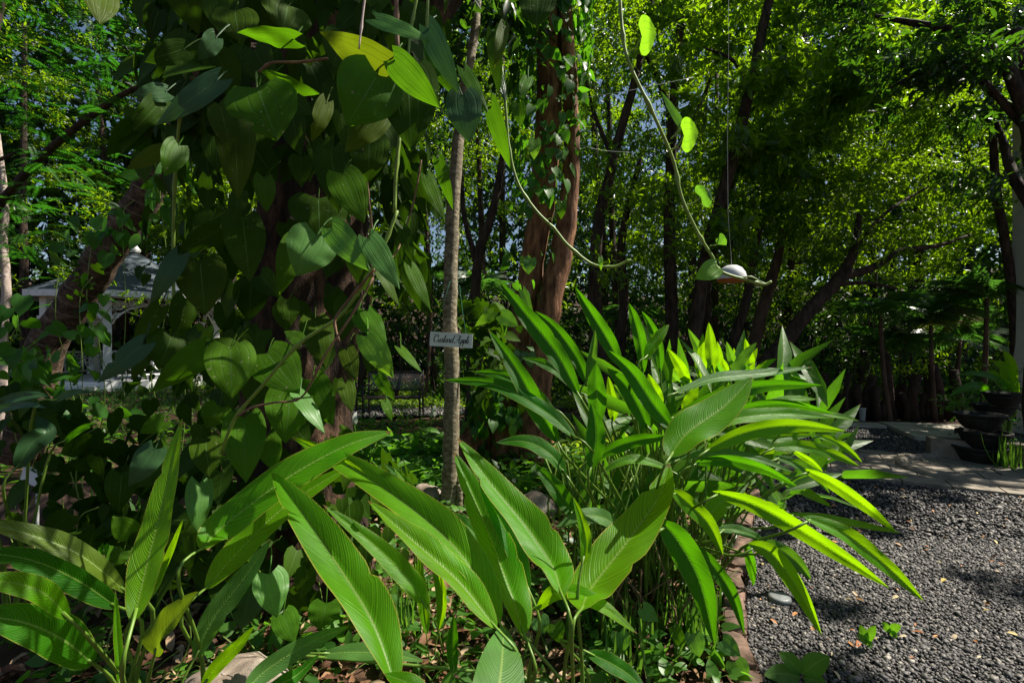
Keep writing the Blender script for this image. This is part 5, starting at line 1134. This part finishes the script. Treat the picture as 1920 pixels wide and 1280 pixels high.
n = 5200; P = np.column_stack([RS.uniform(-2.0, 1.6, n), RS.uniform(1.9, 5, n), np.zeros(n)]); cl = (np.sin(P[:, 0] * 7) * np.sin(P[:, 1] * 6 + 2 * P[:, 0])) > -.1
P = P[cl & (P[:, 0] < np.interp(P[:, 1], [e[1] for e in EDGE], [e[0] for e in EDGE]) - .12)]; n = len(P)
A = rnd(n) * [.6, .6, .2] + [0, 0, .8]
o = scatter('grass', [(T_blade(.05, .5), P, A, np.column_stack([-A[:, 0], -A[:, 1], np.full(n, .5)]), .13 * RS.uniform(.5, 1.5, n))], M['grass']); tag(o, 'thin green and straw-coloured grass in the planting bed', 'grass', kind='stuff')
n = 15000; P = np.column_stack([RS.uniform(-14, 3, n), RS.uniform(9.5, 18, n), np.zeros(n)]); P = P[nogravel(P) | (P[:, 1] > 10.6)]; n = len(P); A = rnd(n) * [.6, .6, .2] + [0, 0, .8]
o = scatter('grass', [(T_blade(.12, .5), P, A, rnd(n) * .4 + [0, -.5, .8], .14 * RS.uniform(.5, 1.5, n))], M['cover']); tag(o, 'rough lawn between the benches and the summerhouse', 'grass', kind='stuff')
n = 8000; P = np.column_stack([RS.uniform(-2.4, 1.7, n), RS.uniform(1.8, 5.2, n), RS.uniform(.0, .03, n)]); P = P[P[:, 0] < np.interp(P[:, 1], [e[1] for e in EDGE], [e[0] for e in EDGE]) - .05]; n = len(P)
o = scatter('leaf_litter', [(T_lance(.45, .12, .3), P, rnd(n) * [1, 1, .25], rnd(n) * .4 + [0, 0, 1], .08 * RS.uniform(.4, 1.4, n))], M['litter']); tag(o, 'brown dry leaves scattered over the soil of the bed', 'leaf litter', kind='stuff')
n = 420; P = np.column_stack([RS.uniform(1.2, 6, n), RS.uniform(2.0, 6.5, n), RS.uniform(.018, .03, n)]); P = P[P[:, 0] > np.interp(P[:, 1], [e[1] for e in EDGE], [e[0] for e in EDGE])]; n = len(P)
o = scatter('fallen_leaves', [(T_lance(.45, .12, .3), P, rnd(n) * [1, 1, .1], rnd(n) * .3 + [0, 0, 1], .045 * RS.uniform(.5, 1.3, n))], M['litter_bright']); tag(o, 'small orange and tan fallen leaves on the gravel', 'fallen leaves', kind='stuff')
tuft('fresh green grass tuft at the foot of the ginger near the bottom edge', 1170, 2.25, 60, .26, 'grass', r=.10)
tuft('straw-tinged grass tuft against the brick edging', 1290, 2.4, 70, .24, 'grass', r=.05)
tuft('grass tuft beside the small ginger shoot', 745, 2.5, 80, .20, 'grass', r=.08)
tuft('variegated strap-leaved tuft left of the thick tree', 215, 3.3, 60, .40, 'cover', w_=.08, r=.12)

# leafy undergrowth on the left
def vine_cluster(label, spots, n, leaf, mat, name='heart_leaf_creeper', T=None, group='small creepers on the left', rootd=3.5):
    c = spots[0]; r = empty(name, (at(*c[:3]).x, c[2], 0), label, 'creeper', group); PP = []
    m = MB()
    for (px, py, d, sx_, sy_) in spots:
        jx = random.uniform(-.12, .12)
        P = np.array([list(at(RS.normal(px, sx_), RS.normal(py, sy_), d + RS.normal(0, .12))) for _ in range(n)]); PP.append(P)
        q = at(px, py, d); m.tube([Vector(p) for p in spline([(q.x + jx, d, -.02), (q.x - jx * 1.2, d + .05, q.z * .35), (q.x + jx * .7, d, q.z * .7), q, q + Vector((.1, 0, sy_ / FP * d))], 22)], .0032, 5)
    P = np.vstack(PP); P = P[sun_gap(P, .2)]; k_ = len(P)
    m.build('stem', M['vgreen'], r)
    scatter('foliage', [(T or T_heart(.78), P, rnd(k_) * .5 + [0, 0, -.7], rnd(k_) * .5 + [.1, -.8, .5], leaf * RS.uniform(.6, 1.2, k_))], M[mat], r); return r
vine_cluster('bright small-leaved creeper hanging between the leaning trunk and the thick tree', [(185, 620, 3.4, 24, 50), (130, 700, 3.3, 30, 30), (170, 790, 3.2, 50, 18)], 22, .11, 'vine_small')
vine_cluster('creeper with rounded leaves at the foot of the leaning trunk', [(55, 700, 3.2, 30, 35), (20, 640, 3.6, 25, 40)], 26, .13, 'vine_small')
vine_cluster('creeper climbing across the leaning trunk, leaves catching the sun', [(180, 420, 4.2, 38, 22), (230, 410, 4.2, 25, 35), (300, 360, 4.0, 25, 30), (330, 330, 3.9, 25, 30), (120, 460, 4.4, 25, 15)], 13, .14, 'vine_small')
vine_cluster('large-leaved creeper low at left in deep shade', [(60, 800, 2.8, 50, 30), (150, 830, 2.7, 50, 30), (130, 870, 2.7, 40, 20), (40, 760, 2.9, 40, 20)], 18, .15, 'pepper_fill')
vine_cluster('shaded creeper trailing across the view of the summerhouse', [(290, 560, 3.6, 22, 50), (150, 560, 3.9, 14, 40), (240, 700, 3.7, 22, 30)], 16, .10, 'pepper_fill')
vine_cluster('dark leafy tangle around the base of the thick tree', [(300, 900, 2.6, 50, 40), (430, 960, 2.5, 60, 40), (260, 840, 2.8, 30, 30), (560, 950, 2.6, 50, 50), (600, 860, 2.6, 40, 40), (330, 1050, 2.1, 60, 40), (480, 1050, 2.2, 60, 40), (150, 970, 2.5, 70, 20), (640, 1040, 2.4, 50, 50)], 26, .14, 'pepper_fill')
ginger_plant('dark strap-leaved plant with bluish leaves at the left edge', (20, 0, 2.4), [
    ([(-40, 790), (10, 752), (60, 741), (92, 743)], 28, 2.2, 2.2, 'pepper_blue', .3, .4, .4), ([(-60, 795), (0, 768), (50, 759), (88, 765)], 22, 2.2, 2.1, 'pepper_blue', .3, .4, .4),
    ([(98, 754), (120, 742), (145, 734), (172, 736)], 20, 2.2, 2.2, 'pepper_blue', .3, .4, .4), ([(30, 880), (60, 830), (85, 810), (70, 780)], 56, 2.2, 2.3, 'pepper_blue', .3, .2, .2), ([(120, 830), (140, 812), (165, 798), (182, 793)], 18, 2.4, 2.4, GD, .3, .2, .2)], name='strap_leaved_plant', group=None, cat='plant')
# peace lilies
def peace_lily(label, px, d, n, fl):
    x = (px - 960) / FP * d; r = empty('peace_lily', (x, d, 0), label, 'plant', 'peace lilies')
    P = np.column_stack([RS.normal(x, .14, n), RS.normal(d, .12, n), RS.uniform(.12, .42, n)]); A = rnd(n) * [1, 1, .3] + [0, 0, .3]
    scatter('foliage', [(T_lance(.36, .08, .4), P, A, rnd(n) * .3 + [0, -.3, 1], .26 * RS.uniform(.6, 1.1, n))], M['cover'], r)
    m = MB()
    for i in range(10): q = P[i]; m.tube([(x, d, 0), tuple(q)], .005, 5)
    for f in fl:
        c = at(f[0], f[1], d); m.tube([(x, d, 0), tuple(c)], .004, 5)
    m.build('stem', M['stem'], r)
    for f in fl:
        c = at(f[0], f[1], d)
        blade([c, c + Vector((.01, -.02, .06)), c + Vector((.03, 0, .13))], .075, 'heart', .5, .3, .3, nv=12, nu=6).build('flower', M['spathe'], r)
peace_lily('peace lily with an upright white flower left of the slender trunk', 790, 5.6, 60, [(812, 778)])
peace_lily('peace lily with a round white flower, half behind the vine', 680, 5.4, 46, [(664, 792)])
peace_lily('flowerless peace lily just right of the slender trunk', 890, 5.6, 46, [])
peace_lily('flowerless peace lily clump in shade between the vine and slender trunk', 740, 4.4, 70, [])
shrub('yellow-green low bush behind the peace lilies', [(725, 800, 6.4, (.4, .3, .12))], .06, 'cover_lit', Td, 20, 'low_bush', 'bush', None)
# boulder(s)
def boulder(label, px, py, d, r, group=None, z=0.0, mat='rock'):
    x = (px - 960) / FP * d; import bmesh
    bm = bmesh.new(); bmesh.ops.create_icosphere(bm, subdivisions=4, radius=1)
    sd_ = random.uniform(0, 10)
    from mathutils import noise
    for v in bm.verts:
        n_ = noise.noise(v.co * 1.3 + Vector((sd_, 0, 0))) * .35 + noise.noise(v.co * 4 + Vector((sd_, 3, 0))) * .07
        v.co *= 1 + n_; v.co = Vector((v.co.x * r[0], v.co.y * r[1], v.co.z * r[2]))
    me = bpy.data.meshes.new('boulder'); bm.to_mesh(me); bm.free(); me.materials.append(M[mat])
    for p in me.polygons: p.use_smooth = True
    o = bpy.data.objects.new('boulder', me); COL.objects.link(o); o.location = (x, d, z); tag(o, label, 'rock', group); return o
boulder('pale sunlit boulder at the bottom edge between ginger stems', 455, 0, 1.85, (.24, .20, .20), z=.06)
boulder('small red-brown rock beside the slender trunk base', 800, 0, 4.3, (.17, .15, .20), z=.05)
boulder('rock under the leaves right of the slender trunk', 1000, 0, 4.2, (.20, .18, .13), z=.04)
boulder('dark rock in the shade at far left', 120, 0, 3.9, (.5, .3, .28), z=.05, mat='log')
# white marker box at left
m = MB(); c = at(61, 893, 2.9); m.box(c, (.15, .03, .075), Matrix.Rotation(.25, 3, 'Y') @ Matrix.Rotation(-.3, 3, 'Z')); m.tube([c + Vector((0, .03, 0)), (c.x, c.y + .03, -.02)], .008, 6)
tag(m.build('marker_plate', M['board'], None, False), 'small blank off-white plate low in the shade at far left', 'plate')
# disc in gravel
m = MB(); c = gnd(1462, 1128); m.lathe((c.x, c.y, .01), [(.001, .028), (.045, .028), (.058, .024), (.062, .012), (.06, 0)], 28); tag(m.build('round_lid', M['lattice']), 'small round grey lid lying on the gravel', 'lid')
# seedlings
def seedling(label, px, py, leaves, mat, r=.003):
    g = gnd(px, py); t = empty('seedling', g, label, 'seedling', 'seedlings in the gravel'); d = g.y
    m = MB(); m.tube([g + Vector((0, 0, -.01)), g + Vector((.005, 0, .06))], r, 6); m.build('stem', M['stem'], t)
    for k, (bx, by, tx, ty, w_) in enumerate(leaves):
        bw, tw_ = at(bx, by, d - .02), at(tx, ty, d - .06); blade([bw, (bw + tw_) / 2 + Vector((0, 0, .01)), tw_], w_ / FP * d, 'ginger', .2, .1, .1, nv=14, nu=6, seed=k).build('leaf', M[mat], t)
seedling('seedling with four broad pale leaves at the bottom right of the bed', 1505, 1278, [(1503, 1262, 1460, 1222, 28), (1505, 1262, 1556, 1230, 36), (1500, 1268, 1432, 1265, 32), (1506, 1270, 1552, 1288, 30)], 'ginger_pale')
seedling('tiny broad-leaved sprig on the gravel, left of the pair', 1625, 1212, [(1625, 1205, 1612, 1170, 14), (1625, 1205, 1642, 1172, 14), (1625, 1207, 1605, 1190, 12), (1626, 1207, 1634, 1215, 12)], 'ginger_pale')
seedling('tiny broad-leaved sprig on the gravel, right of the pair', 1668, 1190, [(1668, 1186, 1652, 1166, 12), (1668, 1186, 1690, 1172, 14), (1669, 1188, 1682, 1196, 12)], 'ginger_pale')
# heart-leaved ground plants by the edging
hp = empty('heart_leaf_creeper', gnd(1350, 1260), 'pale heart-shaped leaves creeping over the brick edging at the bottom', 'creeper')
for b, tp, w_, mat in (((1300, 1188), (1312, 1232), 36, Pa), ((1355, 1200), (1389, 1230), 34, Pa), ((1378, 1240), (1398, 1280), 42, Pa), ((1265, 1178), (1285, 1222), 24, Pe), ((1010, 1158), (1022, 1188), 36, Pa), ((1040, 1170), (1050, 1205), 34, Pe), ((1160, 1185), (1172, 1225), 34, Pa), ((1205, 1140), (1235, 1165), 30, Pa)):
    vleaf(hp, b, tp, w_, 2.1, mat)
# ------------------------------------------------------------------ unseen tree added off-frame to shade the scene
sh = empty('shade_tree', (7.6, 3.2, 0), 'unseen tree added beside the gravel, its crown shaped to shade the yard', 'tree')
trunk('trunk', sh, [([(7.6, 3.2, -.1), (7.6, 3.3, 2), (7.9, 3.6, 4), (8.3, 4, 6)], [.2, .17, .14, .08])], M['bark_dark'])
C_, D_ = blob_twigs([((9.2, 6.9, 5.2), (2.4, 1.5, .6)), ((8.9, 6.6, 5.0), (1.8, 1.2, .5)), ((7.4, 3.95, 6.3), (1.3, .14, .3)), ((8.6, 4.15, 6.3), (1.0, .16, .3)), ((8.4, 5.0, 6.3), (1.7, .10, .3)), ((9.0, 5.6, 6.4), (1.5, .10, .3)), ((6.6, 3.3, 6.6), (.5, .1, .2))], 20, cut=False)  # thin leaf bars shaped so their shadows band the gravel
scatter('crown', [twig_leaves(C_, D_, 11, .25, .12, T_lance(.36), .4)], M['bush_dark'], sh)
